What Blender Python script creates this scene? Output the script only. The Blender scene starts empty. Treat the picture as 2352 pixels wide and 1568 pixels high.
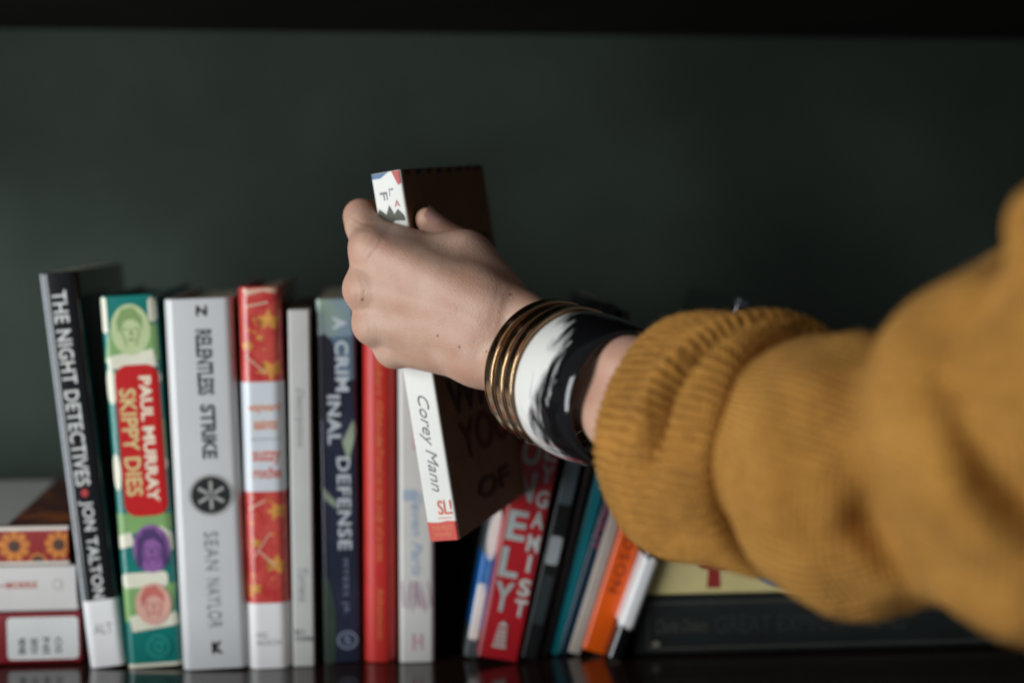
import bpy, bmesh, math, random
import numpy as np
from mathutils import Vector, Matrix

random.seed(7)
rng = np.random.default_rng(7)
S = bpy.context.scene
C = S.collection

# ------------------------------------------------------------------ camera
PITCH = math.radians(5.0)
CAM_H = 0.2923
IW, IH, FL = 2352.0, 1568.0, 2352.0 * 50 / 36
cam = bpy.data.cameras.new('camera')
cam.lens = 50; cam.sensor_width = 36
cam.clip_start = 0.02; cam.clip_end = 20
cam.dof.use_dof = True
cam.dof.focus_distance = 0.765
cam.dof.aperture_fstop = 2.8
cam_o = bpy.data.objects.new('camera', cam); C.objects.link(cam_o)
cam_o.location = (0, 0, CAM_H)
cam_o.rotation_euler = (math.pi / 2 - PITCH, 0, 0)
S.camera = cam_o

# ------------------------------------------------------------------ world, lamps, exposure
w = bpy.data.worlds.new('World'); S.world = w; w.use_nodes = True
wb = w.node_tree.nodes['Background']
wb.inputs[0].default_value = (0.95, 0.97, 1.0, 1); wb.inputs[1].default_value = 0.072


def area(name, loc, target, sx, sy, power, col):
    l = bpy.data.lights.new(name, 'AREA'); l.shape = 'RECTANGLE'; l.size = sx; l.size_y = sy
    l.energy = power; l.color = col
    o = bpy.data.objects.new(name, l); C.objects.link(o)
    o.location = loc
    o.rotation_euler = (Vector(target) - Vector(loc)).to_track_quat('-Z', 'Y').to_euler()
    return o


area('window_light', (-1.15, -0.10, 0.27), (0.0, 0.85, 0.20), 1.0, 1.2, 26.5, (0.93, 0.98, 1.0))

S.view_settings.view_transform = 'Standard'; S.view_settings.look = 'None'
S.view_settings.exposure = 0.0; S.view_settings.gamma = 1.0
S.view_settings.use_curve_mapping = False
S.render.engine = 'CYCLES'
S.cycles.use_denoising = True
S.cycles.max_bounces = 8
S.cycles.caustics_reflective = False; S.cycles.caustics_refractive = False
S.cycles.sample_clamp_indirect = 4.0

# ------------------------------------------------------------------ measuring: photo pixel + distance -> place in the room
_cp, _sp = math.cos(PITCH), math.sin(PITCH)


def camdir(x, y, f):
    """camera-space right / up / forward -> world vector"""
    return Vector((x, f * _cp + y * _sp, y * _cp - f * _sp))


def P(px, py, d):
    return Vector((0, 0, CAM_H)) + camdir((px - IW / 2) / FL * d, (IH / 2 - py) / FL * d, d)


def ray(px, py):
    return Vector((0, 0, CAM_H)), camdir((px - IW / 2) / FL, (IH / 2 - py) / FL, 1.0)


def hit(px, py, p0, n):
    o, r = ray(px, py)
    return o + r * ((p0 - o).dot(n) / r.dot(n))


def on_shelf(px, py):
    return hit(px, py, Vector((0, 0, 0)), Vector((0, 0, 1)))


YAW = math.radians(5.0)
SD = Vector((math.cos(YAW), math.sin(YAW), 0))      # along the shelf, to the right
SN = Vector((-math.sin(YAW), math.cos(YAW), 0))     # into the shelf


# ------------------------------------------------------------------ materials
def lin(h):
    if isinstance(h, str):
        h = h.lstrip('#')
        c = [int(h[i:i + 2], 16) / 255 for i in (0, 2, 4)]
        return tuple(((v + .055) / 1.055) ** 2.4 if v > .04045 else v / 12.92 for v in c)
    return tuple(h)


_mats = {}


def mat(name, col, rough=0.45, var=0.10, scale=60, bump=0.0, bscale=400, metal=0, coat=0, spec=0.5, col2=None, thr=None, detail=4):
    if name in _mats:
        return _mats[name]
    m = bpy.data.materials.new(name); m.use_nodes = True
    nt = m.node_tree; b = nt.nodes['Principled BSDF']
    c = lin(col)
    tc = nt.nodes.new('ShaderNodeTexCoord')
    n = nt.nodes.new('ShaderNodeTexNoise'); n.inputs['Scale'].default_value = scale; n.inputs['Detail'].default_value = detail
    nt.links.new(tc.outputs['Object'], n.inputs['Vector'])
    r = nt.nodes.new('ShaderNodeValToRGB')
    lo, hi = (thr if thr else (0.32, 0.68))
    r.color_ramp.elements[0].position = lo; r.color_ramp.elements[1].position = hi
    c2 = lin(col2) if col2 else tuple(min(1, v * (1 + var)) for v in c)
    c1 = c if col2 else tuple(v * (1 - var) for v in c)
    r.color_ramp.elements[0].color = (*c1, 1); r.color_ramp.elements[1].color = (*c2, 1)
    nt.links.new(n.outputs['Fac'], r.inputs['Fac'])
    nt.links.new(r.outputs['Color'], b.inputs['Base Color'])
    b.inputs['Roughness'].default_value = rough; b.inputs['Metallic'].default_value = metal
    b.inputs['Specular IOR Level'].default_value = spec
    b.inputs['Coat Weight'].default_value = coat; b.inputs['Coat Roughness'].default_value = 0.12
    if bump:
        bn = nt.nodes.new('ShaderNodeTexNoise'); bn.inputs['Scale'].default_value = bscale; bn.inputs['Detail'].default_value = 3
        nt.links.new(tc.outputs['Object'], bn.inputs['Vector'])
        bp = nt.nodes.new('ShaderNodeBump'); bp.inputs['Strength'].default_value = bump; bp.inputs['Distance'].default_value = 0.0006
        nt.links.new(bn.outputs['Fac'], bp.inputs['Height']); nt.links.new(bp.outputs['Normal'], b.inputs['Normal'])
    _mats[name] = m
    return m


def pages_mat():
    if 'pages' in _mats:
        return _mats['pages']
    m = mat('pages', '#cfc4ae', 0.85, 0.08, 90)
    nt = m.node_tree; b = nt.nodes['Principled BSDF']
    tc = [n for n in nt.nodes if n.type == 'TEX_COORD'][0]
    wv = nt.nodes.new('ShaderNodeTexWave'); wv.wave_type = 'BANDS'; wv.bands_direction = 'X'
    wv.inputs['Scale'].default_value = 450; wv.inputs['Distortion'].default_value = 1.5
    nt.links.new(tc.outputs['Object'], wv.inputs['Vector'])
    bp = nt.nodes.new('ShaderNodeBump'); bp.inputs['Strength'].default_value = 0.6; bp.inputs['Distance'].default_value = 0.0005
    nt.links.new(wv.outputs['Fac'], bp.inputs['Height']); nt.links.new(bp.outputs['Normal'], b.inputs['Normal'])
    return m


# ------------------------------------------------------------------ object helpers
def obj(name, verts, faces, m, parent=None, smooth=False, loc=None):
    me = bpy.data.meshes.new(name)
    me.from_pydata([tuple(v) for v in verts], [], [tuple(f) for f in faces]); me.update()
    if m is not None:
        me.materials.append(m)
    if smooth:
        me.polygons.foreach_set('use_smooth', np.ones(len(me.polygons), dtype=bool))
    o = bpy.data.objects.new(name, me); C.objects.link(o)
    if parent is not None:
        o.parent = parent
    return o


def tag(o, label, cat, group=None):
    o['label'] = label; o['category'] = cat
    if group:
        o['group'] = group
    return o


def empty(name, loc=(0, 0, 0)):
    o = bpy.data.objects.new(name, None); o.empty_display_size = 0.02; C.objects.link(o)
    o.location = loc
    return o


def boxvf(x0, x1, y0, y1, z0, z1):
    v = [(x, y, z) for x in (x0, x1) for y in (y0, y1) for z in (z0, z1)]
    f = [(0, 1, 3, 2), (4, 6, 7, 5), (0, 4, 5, 1), (2, 3, 7, 6), (0, 2, 6, 4), (1, 5, 7, 3)]
    return v, f


def bevelled_box(name, dims, m, parent, bev=0.003, seg=3):
    v, f = boxvf(*dims)
    o = obj(name, v, f, m, parent)
    bm = bmesh.new(); bm.from_mesh(o.data)
    bmesh.ops.recalc_face_normals(bm, faces=bm.faces)
    bmesh.ops.bevel(bm, geom=list(bm.edges), offset=bev, segments=seg, profile=0.5, affect='EDGES')
    bm.to_mesh(o.data); bm.free()
    return o


# ------------------------------------------------------------------ text -> flat mesh, unit box
def text_geo(s, bold=0.0, shear=0.0, spacing=1.0, leading=1.0, align='LEFT'):
    cu = bpy.data.curves.new('lettering', 'FONT')
    cu.body = s; cu.size = 1; cu.shear = shear; cu.offset = bold; cu.resolution_u = 3
    cu.space_character = spacing; cu.space_line = leading; cu.align_x = align
    o = bpy.data.objects.new('lettering', cu); C.objects.link(o)
    bpy.context.view_layer.update()
    me = bpy.data.meshes.new_from_object(o.evaluated_get(bpy.context.evaluated_depsgraph_get()))
    v = np.array([x.co[:] for x in me.vertices]); f = [tuple(p.vertices) for p in me.polygons]
    bpy.data.objects.remove(o); bpy.data.curves.remove(cu); bpy.data.meshes.remove(me)
    mn, mx = v.min(0), v.max(0)
    v = (v - mn); v[:, 0] /= max(1e-6, mx[0] - mn[0]); v[:, 1] /= max(1e-6, mx[1] - mn[1])
    return v, f


# ------------------------------------------------------------------ book
class Book:
    """local frame: origin at the foot of the spine's middle, X across the spine, Y into the book, Z up the spine"""

    def __init__(s, name, label, org, X, Y, Z, w, h, depth, cover, r=0.003, hard=True, group=None, cat='book', rough_top=0.0, pages=None, lean_fix=False):
        s.w, s.h, s.D, s.r = w, h, depth, min(r, w * 0.45)
        s.layer = 0
        M = Matrix.Identity(4)
        for i, a in enumerate((X, Y, Z)):
            for k in range(3):
                M[k][i] = a[k]
        s.o = empty(name); s.o.matrix_world = Matrix.Translation(org) @ M
        tag(s.o, label, cat, group)
        t = 0.0024 if hard else 0.0006
        sq = 0.0032 if hard else 0.0
        s.t = t
        # cover shell: outer and inner outline in plan, lofted
        def outline(off, rr):
            hw = w / 2 - off; pts = []
            pts.append((-hw, depth))
            pts.append((-hw, rr + off + 0.006))
            for k in range(9):
                a = math.pi + math.pi / 2 * k / 8
                pts.append((-hw + rr + rr * math.cos(a), off + rr + rr * math.sin(a)))
            for k in range(9):
                a = 1.5 * math.pi + math.pi / 2 * k / 8
                pts.append((hw - rr + rr * math.cos(a), off + rr + rr * math.sin(a)))
            pts.append((hw, rr + off + 0.006)); pts.append((hw, depth))
            return pts
        oo = outline(0, s.r); ii = outline(t, max(0.0003, s.r - t))
        n = len(oo); c = 0.0006   # tiny bevel at head and foot
        rings = [([(x, y) for x, y in outline(c, max(.0003, s.r - c))], 0.0), (oo, c), (oo, h - c), (outline(c, max(.0003, s.r - c)), h), (ii, h), (ii, 0.0)]
        V = [(x, y, z) for ring, z in rings for x, y in ring]
        F = []
        nr = len(rings)
        for k in range(nr):
            a, b = k * n, ((k + 1) % nr) * n
            for i in range(n - 1):
                F.append((a + i, a + i + 1, b + i + 1, b + i))
        F.append(tuple(k * n for k in range(nr))); F.append(tuple(k * n + n - 1 for k in reversed(range(nr))))
        s.cover = obj('cover', V, F, cover, s.o, smooth=False)
        bm = bmesh.new(); bm.from_mesh(s.cover.data); bmesh.ops.recalc_face_normals(bm, faces=bm.faces)
        for fc in bm.faces:
            fc.smooth = True
        for e in bm.edges:
            if len(e.link_faces) == 2 and e.calc_face_angle(0) > 0.7:
                e.smooth = False
        bm.to_mesh(s.cover.data); bm.free()
        # page block (its fore-edge gently hollow, head slightly uneven)
        g = 0.0002
        x0, x1 = -w / 2 + t + g, w / 2 - t - g
        yd = depth - (0.003 if hard else 0.0004)
        nx = 7
        V, F = [], []
        for iz, z in enumerate((sq + 0.0003, h - sq - 0.0003)):
            for i in range(nx):
                x = x0 + (x1 - x0) * i / (nx - 1)
                wob = (rng.random() - .5) * 0.0008 if iz else 0
                V += [(x, max(t + g, s.r * 0.8), z + wob), (x, yd - (0.002 if hard else 0.0) * (1 - (2 * i / (nx - 1) - 1) ** 2), z + wob)]
        def I(iz, i, k): return iz * nx * 2 + i * 2 + k
        for i in range(nx - 1):
            F += [(I(1, i, 0), I(1, i + 1, 0), I(1, i + 1, 1), I(1, i, 1)), (I(0, i, 0), I(0, i, 1), I(0, i + 1, 1), I(0, i + 1, 0)),
                  (I(0, i, 0), I(0, i + 1, 0), I(1, i + 1, 0), I(1, i, 0)), (I(0, i, 1), I(1, i, 1), I(1, i + 1, 1), I(0, i + 1, 1))]
        F += [(I(0, 0, 0), I(1, 0, 0), I(1, 0, 1), I(0, 0, 1)), (I(0, nx - 1, 0), I(0, nx - 1, 1), I(1, nx - 1, 1), I(1, nx - 1, 0))]
        obj('page_block', V, F, pages or pages_mat(), s.o)

    def ys(s, u):
        k = abs(u) - (s.w / 2 - s.r)
        if k <= 0:
            return 0.0
        k = min(k, s.r * 0.999)
        return s.r - math.sqrt(s.r * s.r - k * k)

    def off(s):
        s.layer += 1
        return 0.00006 + 0.00005 * s.layer

    def band(s, v0, v1, m, name='spine_panel', wrap=0.012, rag=0.0):
        """printed band or sticker that goes round the spine on to both boards; v as fraction of height"""
        of = s.off(); r = s.r; f = s.w / 2 - r; q = r * math.pi / 2
        ss = [-f - q - wrap] + [-f - q * (1 - k / 8) for k in range(8)] + [-f + 2 * f * k / 10 for k in range(11)] + [f + q * (k + 1) / 8 for k in range(8)] + [f + q + wrap]
        V, F = [], []
        for k, x in enumerate(ss):
            a = abs(x); sg = -1 if x < 0 else 1
            if a <= f: p = (x, -of)
            elif a <= f + q:
                an = (a - f) / r; p = (sg * (f + (r + of) * math.sin(an)), r - (r + of) * math.cos(an))
            else: p = (sg * (s.w / 2 + of), r + a - f - q)
            j = (rng.random() - .5) * rag; j2 = (rng.random() - .5) * rag
            V += [(p[0], p[1], v0 * s.h + j), (p[0], p[1], v1 * s.h + j2)]
            if k: F.append((2 * k - 2, 2 * k, 2 * k + 1, 2 * k - 1))
        return obj(name, V, F, m, s.o, smooth=True)

    def poly(s, pts, m, name='print', of=None, parent=None):
        """flat printed shape; pts in (u -0.5..0.5, v 0..1)"""
        of = s.off() if of is None else of
        return s.polys([pts], m, name, of)

    def polys(s, plist, m, name='print', of=None):
        """several printed shapes of one kind in one part"""
        of = s.off() if of is None else of
        bm = bmesh.new()
        for pts in plist:
            fc = bm.faces.new([bm.verts.new((u * s.w, 0, v * s.h)) for u, v in pts])
            bmesh.ops.triangulate(bm, faces=[fc])
        # cut at the turn of the spine so that the print follows it round
        f = s.w / 2 - s.r
        if s.r > 0.0008:
            for x in [sg * (f + s.r * k) for sg in (-1, 1) for k in (0, .3, .55, .75, .9)]:
                bmesh.ops.bisect_plane(bm, geom=bm.verts[:] + bm.edges[:] + bm.faces[:], plane_co=(x, 0, 0), plane_no=(1, 0, 0))
        for v in bm.verts:
            v.co.y = s.ys(v.co.x) - of
        bmesh.ops.recalc_face_normals(bm, faces=bm.faces)
        me = bpy.data.meshes.new(name); bm.to_mesh(me); bm.free(); me.materials.append(m)
        o = bpy.data.objects.new(name, me); C.objects.link(o); o.parent = s.o
        return o

    def ell(s, u, v, ru, rv_mm, n=24, wob=0.0):
        return [(u + ru * math.cos(a) * (1 + wob * math.sin(3 * a + u * 9)), v + rv_mm / s.h * math.sin(a) * (1 + wob * math.cos(2 * a))) for a in [2 * math.pi * k / n for k in range(n)]]

    def rrect(s, u0, u1, v0, v1, rmm, n=5):
        ru, rv = rmm / s.w, rmm / s.h; out = []
        for cx, cy, a0 in ((u1 - ru, v1 - rv, 0), (u0 + ru, v1 - rv, 90), (u0 + ru, v0 + rv, 180), (u1 - ru, v0 + rv, 270)):
            for k in range(n + 1):
                a = math.radians(a0 + 90 * k / n); out.append((cx + ru * math.cos(a), cy + rv * math.sin(a)))
        return out

    def text(s, body, u0, u1, v0, v1, m, mode='down', bold=0.0, shear=0.0, spacing=1.0, leading=1.0, name='lettering', align='LEFT', side=0, fit=True):
        """lettering filling the box; 'down' reads from head to foot, 'flat' reads across the spine"""
        g, F = text_geo(body, bold, shear, spacing, leading, align)
        of = s.off(); V = []
        for a, b, _ in g:
            if mode == 'down': u = u0 + (u1 - u0) * b; v = v1 - (v1 - v0) * a
            else: u = u0 + (u1 - u0) * a; v = v0 + (v1 - v0) * b
            if side == 0: V.append((u * s.w, s.ys(u * s.w) - of, v * s.h))
            else: V.append((side * (s.w / 2 + of), u * s.D, v * s.h))
        return obj(name, V, F, m, s.o)


def standing(name, label, bl, br, tl, tr, depth, cover, yaw=YAW, **kw):
    """a book on the shelf, measured by the four corners of its spine in the photograph"""
    n = Vector((-math.sin(yaw), math.cos(yaw), 0))
    low = bl if bl[1] >= br[1] else br
    p0 = on_shelf(*low)
    q = [hit(*c, p0, n) for c in (bl, br, tl, tr)]
    B = (q[0] + q[1]) / 2; T = (q[2] + q[3]) / 2
    Z = (T - B); h = Z.length; Z.normalize()
    X = n.cross(Z); X.normalize()
    w_ = (abs((q[1] - q[0]).dot(X)) + abs((q[3] - q[2]).dot(X))) / 2
    # lowest corner exactly on the board
    zmin = min((B - X * w_ / 2).z, (B + X * w_ / 2).z)
    B = B - Vector((0, 0, zmin - 0.0003))
    return Book(name, label, B, X, n, Z, w_, h, depth, cover, **kw)


# ================================================================== SETTING
wallc = P(1176, 784, 1.19)
wall_m = mat('wall_paint', '#343d36', 0.85, 0.34, 5, bump=0.35, bscale=70, spec=0.25, detail=6)
def frame_box(name, s0, s1, n0, n1, z0, z1, m, parent=None, bev=0.002):
    """box in shelf axes: s along the shelf, n into it, from the world origin"""
    o = bevelled_box(name, (s0, s1, n0, n1, z0, z1), m, parent, bev)
    o.rotation_euler = (0, 0, YAW)
    return o
nw = wallc.dot(SN)
wall = frame_box('wall', -1.6, 1.8, nw, nw + 0.05, -0.4, 1.2, wall_m)
wall['kind'] = 'structure'

wood_m = mat('dark_wood', '#22140f', 0.16, 0.35, 14, bump=0.12, bscale=60, coat=0.3)
nt = wood_m.node_tree
for n_ in nt.nodes:
    if n_.type == 'TEX_NOISE':
        mp = nt.nodes.new('ShaderNodeMapping'); mp.inputs['Scale'].default_value = (0.25, 3, 3)
        l = n_.inputs['Vector'].links[0]; src = l.from_socket
        nt.links.new(src, mp.inputs['Vector']); nt.links.new(mp.outputs['Vector'], n_.inputs['Vector'])
case = empty('bookcase', (0, 0, 0))
tag(case, 'dark polished wooden bookcase shelf that carries the books, with another board above', 'bookcase')
frame_box('shelf_board', -1.3, 1.5, 0.80, nw - 0.002, -0.028, 0.0, wood_m, case, 0.002)
frame_box('shelf_board', -1.3, 1.5, 0.76, nw - 0.002, 0.441, 0.470, mat('matt_wood', '#140d0a', .6, .3, 14, bump=.1, bscale=60, spec=.2), case, 0.002)

# ================================================================== BOOKS
M_ = mat
white = M_('white_print', '#e6e4de', 0.4, 0.03)
paperwhite = M_('sticker_white', '#eceaea', 0.35, 0.03, 40, coat=0.25)
black = M_('black_print', '#0d0d10', 0.45, 0.1)
greyp = M_('grey_print', '#85858a', 0.5, 0.05)
cream = M_('cream_print', '#e8d9ac', 0.45, 0.05)
redp = M_('red_print', '#b3191c', 0.4, 0.06, 40)
orangep = M_('orange_print', '#d9541c', 0.45, 0.06)
GRP = 'books on the shelf'

# --- black leaning paperback, far left
b = standing('book', 'black book with white lettering and white foot sticker, leaning left on the lying stack',
             (207, 1535), (289, 1528), (88, 632), (176, 624), 0.155, M_('black_cover', '#0f1216', 0.22, 0.15, 30, coat=0.5), r=0.005, hard=False, group=GRP)
b.text('THE NIGHT DETECTIVES', -0.24, 0.16, 0.465, 0.955, M_('pale_letter', '#d9d9d6', .45, .04), bold=0.018, spacing=1.05)
b.polys([b.ell(-.03, 0.447, 0.10, 0.0026)], M_('red_dot', '#b8343a', .45, .05), 'dot')
b.text('JON TALTON', -0.24, 0.16, 0.176, 0.427, M_('pale_letter', '#d9d9d6'), bold=0.018, spacing=1.05)
b.band(0.0, 0.172, paperwhite, 'sticker')
b.text('ALT', -0.25, 0.25, 0.085, 0.112, greyp, mode='flat')
ed = b.band(0.172, 0.999, M_('edge_highlight', '#aeb2b8', .3, .1, 90), 'edge_strip', wrap=0.0)
# highlight painted as a pale strip, kept only along the left rounded edge
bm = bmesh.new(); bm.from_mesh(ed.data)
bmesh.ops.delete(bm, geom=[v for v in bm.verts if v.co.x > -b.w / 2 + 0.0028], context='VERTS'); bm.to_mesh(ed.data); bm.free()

# --- green and teal book with portraits
b = standing('book', 'green and teal book with oval portraits and a red title panel',
             (299, 1535), (413, 1527), (222, 684), (360, 676), 0.16, M_('teal_cover', '#12766f', 0.25, 0.12, 35, coat=0.5), r=0.0045, hard=True, group=GRP)
def zv(z): return 1 - (z - 150) / 1350.0
lg = M_('leaf_green', '#7fa866', .35, .08, 40, coat=.3); cr = M_('ivory_print', '#e4e0cb', .35, .05, coat=.3)
b.polys([[(-.5, zv(385)), (.5, zv(385)), (.5, zv(255)), (-.36, zv(270))], [(-.5, zv(1010)), (.5, zv(1000)), (.5, zv(940)), (-.5, zv(930))], [(-.5, zv(1330)), (.40, zv(1320)), (.5, zv(1195)), (-.5, zv(1200))],
         [(.28, zv(760)), (.5, zv(770)), (.5, zv(600)), (.3, zv(590))]], lg, 'green_pattern')
b.polys([b.rrect(-.5, -.38, zv(280), zv(152), .002), b.rrect(.36, .5, zv(250), zv(160), .003), [(-.42, zv(410)), (.46, zv(408)), (.40, zv(345)), (-.30, zv(360)), (-.46, zv(372))],
         b.ell(.34, zv(450), .16, .006), b.ell(.36, zv(760), .14, .007), b.ell(-.40, zv(470), .1, .012), b.ell(-.42, zv(780), .08, .012),
         [(.05, zv(1080)), (.5, zv(1075)), (.48, zv(1010)), (.30, zv(985)), (.1, zv(990))], [(-.5, zv(1060)), (-.2, zv(1050)), (-.25, zv(1000)), (-.5, zv(1012))],
         b.rrect(-.48, .36, zv(1205), zv(1150), .003), [(-.36, zv(1368)), (.5, zv(1350)), (.46, zv(1300)), (.2, zv(1320)), (-.1, zv(1300)), (-.4, zv(1310))],
         [(-.5, zv(1500)), (.5, zv(1500)), (.5, zv(1488)), (-.5, zv(1486))]], cr, 'ivory_pattern')
def portrait(cu, cz, ru, rz, face, line, hair):
    rv = rz / 1350 * b.h
    b.polys([b.ell(cu, zv(cz), ru, rv)], face, 'portrait_oval')
    k = rv / b.h
    hp = [(cu - ru * .62, zv(cz) - k * .1), (cu - ru * .68, zv(cz) + k * .35), (cu - ru * .4, zv(cz) + k * .8), (cu + ru * .2, zv(cz) + k * .86), (cu + ru * .62, zv(cz) + k * .45), (cu + ru * .6, zv(cz) - k * .05),
          (cu + ru * .45, zv(cz) + k * .22), (cu + ru * .1, zv(cz) + k * .42), (cu - ru * .3, zv(cz) + k * .32), (cu - ru * .46, zv(cz) + k * .05)]
    b.poly(hp, hair, 'portrait_hair')
    T = ru * .035; fl = []
    for sgn in (-1, 1):
        fl.append([(cu + sgn * ru * .28 - ru * .12, zv(cz) + k * .06), (cu + sgn * ru * .28 + ru * .12, zv(cz) + k * .06), (cu + sgn * ru * .28 + ru * .1, zv(cz) - k * .0), (cu + sgn * ru * .28 - ru * .1, zv(cz) - k * .0)])
    fl.append([(cu - T, zv(cz) + k * .02), (cu + T, zv(cz) + k * .02), (cu + ru * .12, zv(cz) - k * .22), (cu - T, zv(cz) - k * .22)])
    fl.append([(cu - ru * .2, zv(cz) - k * .36), (cu + ru * .22, zv(cz) - k * .36), (cu + ru * .12, zv(cz) - k * .44), (cu - ru * .1, zv(cz) - k * .44)])
    fl.append([(cu - ru * .5, zv(cz) + k * .0), (cu - ru * .44, zv(cz) + k * .0), (cu - ru * .2, zv(cz) - k * .66), (cu - ru * .28, zv(cz) - k * .62)])
    fl.append([(cu + ru * .5, zv(cz) + k * .0), (cu + ru * .44, zv(cz) + k * .0), (cu + ru * .2, zv(cz) - k * .66), (cu + ru * .28, zv(cz) - k * .62)])
    b.polys(fl, line, 'portrait_face')
portrait(.02, 272, .36, 92, M_('pale_green', '#bccb97', .4, .06), M_('olive_line', '#6f8a50', .5, .05), M_('olive_hair', '#7f9a5c', .5, .15, 500))
b.polys([b.rrect(-.33, .47, zv(945), zv(398), .0085, 8)], M_('title_red', '#c41a1c', .3, .07, 30, coat=.4), 'title_panel')
b.text('PAUL MURRAY', .10, .32, zv(895), zv(440), M_('title_ivory', '#efe6cc', .45, .04), bold=.03)
b.text('SKIPPY DIES', -.27, .03, zv(870), zv(482), M_('title_cream', '#d9c98a', .45, .04), bold=.02)
portrait(.10, 1065, .34, 88, M_('violet', '#8d5b9c', .4, .06), M_('dark_violet', '#4a2860', .5, .05), M_('violet_hair', '#472a63', .5, .12, 500))
b.polys([[(-.14, zv(1000)), (-.06, zv(1100)), (-.1, zv(1140)), (-.2, zv(1120))], [(.34, zv(1000)), (.26, zv(1100)), (.3, zv(1140)), (.4, zv(1120))]], M_('violet_hair', '#472a63'), 'portrait_hair')
portrait(.06, 1268, .33, 78, M_('salmon', '#d9a596', .4, .06), M_('coral_line', '#b5564c', .5, .05), M_('coral_hair', '#c4675c', .5, .2, 500))
b.polys([b.ell(.10, zv(1425), .22, .0078)], M_('teal_pale', '#2a938a', .4, .05), 'badge')
b.polys([b.ell(.10, zv(1425), .19, .0067)], M_('teal_cover', '#12766f'), 'badge')
b.text('ONE\nINK', -.02, .22, zv(1450), zv(1400), M_('teal_pale', '#2a938a'), mode='flat', align='CENTER', leading=.8)

# --- thick white hardback
wc = M_('white_jacket', '#cfcfd0', 0.30, 0.03, 25, coat=0.35)
b = standing('book', 'thick white hardback with black lettering and a round black emblem on its spine',
             (424, 1541), (567, 1533), (369, 690), (537, 683), 0.165, wc, r=0.006, hard=True, group=GRP)
def yv(y, top=687.0, bot=1537.0): return (bot - y) / (bot - top)
b.text('N', -.03, .13, yv(727), yv(703), black, mode='flat', bold=.03); b.text('~', -.04, .14, yv(719), yv(711), black, mode='flat', bold=.06)
b.text('RELENTLESS', -.06, .18, yv(905), yv(757), M_('ink', '#3a3d42', .45, .1), bold=.03, spacing=.95)
b.text('STRIKE', -.04, .18, yv(1050), yv(926), M_('ink', '#3a3d42'), bold=.03, spacing=.95)
b.polys([b.ell(.06, yv(1133), .335, .0136, 40)], M_('pale_ring', '#a3a39f', .45, .05), 'emblem')
b.polys([b.ell(.06, yv(1133), .29, .0118, 40)], M_('ink_black', '#1c1e20', .4, .1), 'emblem')
sw = []
for k in range(3):
    a = math.pi / 2 + k * math.pi / 3
    dx, dy = math.cos(a), math.sin(a); R = .0092; t = .0011
    p = [(R * dx - t * dy, R * dy + t * dx), (-R * dx - t * dy, -R * dy + t * dx), (-R * dx + t * dy, -R * dy - t * dx), (R * dx + t * dy, R * dy - t * dx)]
    sw.append([(.06 + x / b.w, yv(1133) + y / b.h) for x, y in p])
sw.append(b.ell(.06, yv(1133), .07, .0028))
b.polys(sw, M_('pale_ring', '#a3a39f'), 'emblem')
b.text('SEAN', -.08, .12, yv(1305), yv(1217), greyp, spacing=1.15); b.text('NAYLOR', -.08, .12, yv(1440), yv(1325), greyp, spacing=1.15)
b.text('K', -.04, .12, yv(1500), yv(1472), black, mode='flat', bold=.04)

# --- red starry book with white panel
rs = M_('red_pattern', '#d0544a', .25, .1, 70, coat=.5, col2='#bd3535', thr=(.42, .6))
b = standing('book', 'glossy red book patterned with yellow stars, white title panel in its middle',
             (577, 1536), (663, 1529), (540, 661), (648, 655), 0.15, rs, r=0.007, hard=True, group=GRP)
def yv(y, top=658.0, bot=1532.0): return (bot - y) / (bot - top)
def star(u, v, R, rot=0.0, n=5):
    return [(u + (R if k % 2 == 0 else R * .45) * math.cos(rot + math.pi * k / n) / b.w, v + (R if k % 2 == 0 else R * .45) * math.sin(rot + math.pi * k / n) / b.h) for k in range(2 * n)]
st = [star(.2, yv(733), .0075, .3), star(.24, yv(845), .0075, .9), star(-.3, yv(790), .004, .2), star(.26, yv(1168), .0068, .6), star(.22, yv(1290), .0072, .1), star(-.25, yv(1240), .004, .5), star(-.3, yv(1345), .005, .5), star(.0, yv(772), .003)]
for _ in range(26):
    st.append(star(rng.uniform(-.42, .45), yv(rng.choice([rng.uniform(670, 865), rng.uniform(1130, 1370)])), rng.uniform(.0008, .0018), rng.random()))
b.polys(st, M_('star_yellow', '#dc9a4c', .35, .2, 200, coat=.4), 'star_pattern')
br_ = []
for (u0, y0, u1, y1) in ((-.35, 700, .2, 690), (-.3, 1270, .1, 1215), (-.2, 1255, .2, 1290), (-.35, 810, .1, 850), (-.4, 1160, .0, 1140)):
    br_.append([(u0, yv(y0)), (u1, yv(y1)), (u1, yv(y1 + 5)), (u0, yv(y0 + 5))])
br_.append([(-.4, yv(664)), (.45, yv(660)), (.4, yv(674)), (.1, yv(668)), (-.3, yv(678))])
b.polys(br_, M_('twig', '#dcb49c', .4, .1, coat=.4), 'branch_pattern')
b.band(yv(1122), yv(872), M_('panel_white', '#d6dbe0', .3, .03, coat=.4), 'title_panel')
og = M_('title_orange', '#d9793a', .45, .05)
b.text('wayward', -.34, .42, yv(945), yv(918), og, mode='flat', bold=.02); b.text('saints', -.22, .34, yv(980), yv(955), og, mode='flat', bold=.02)
b.text('suzzy', -.26, .40, yv(1062), yv(1030), M_('title_coral', '#d5604a', .45, .05), mode='flat', bold=.02); b.text('roche', -.26, .40, yv(1092), yv(1064), M_('title_coral', '#d5604a'), mode='flat', bold=.02)
b.polys([[(-.3, yv(1001)), (.42, yv(1001)), (.42, yv(1003)), (-.3, yv(1003))]], greyp, 'rule')
b.band(0.0, yv(1380), paperwhite, 'sticker')
b.text('FIC\nROCH', -.28, .28, yv(1478), yv(1448), M_('label_ink', '#6a6a6e', .5, .05), mode='flat')

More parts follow.
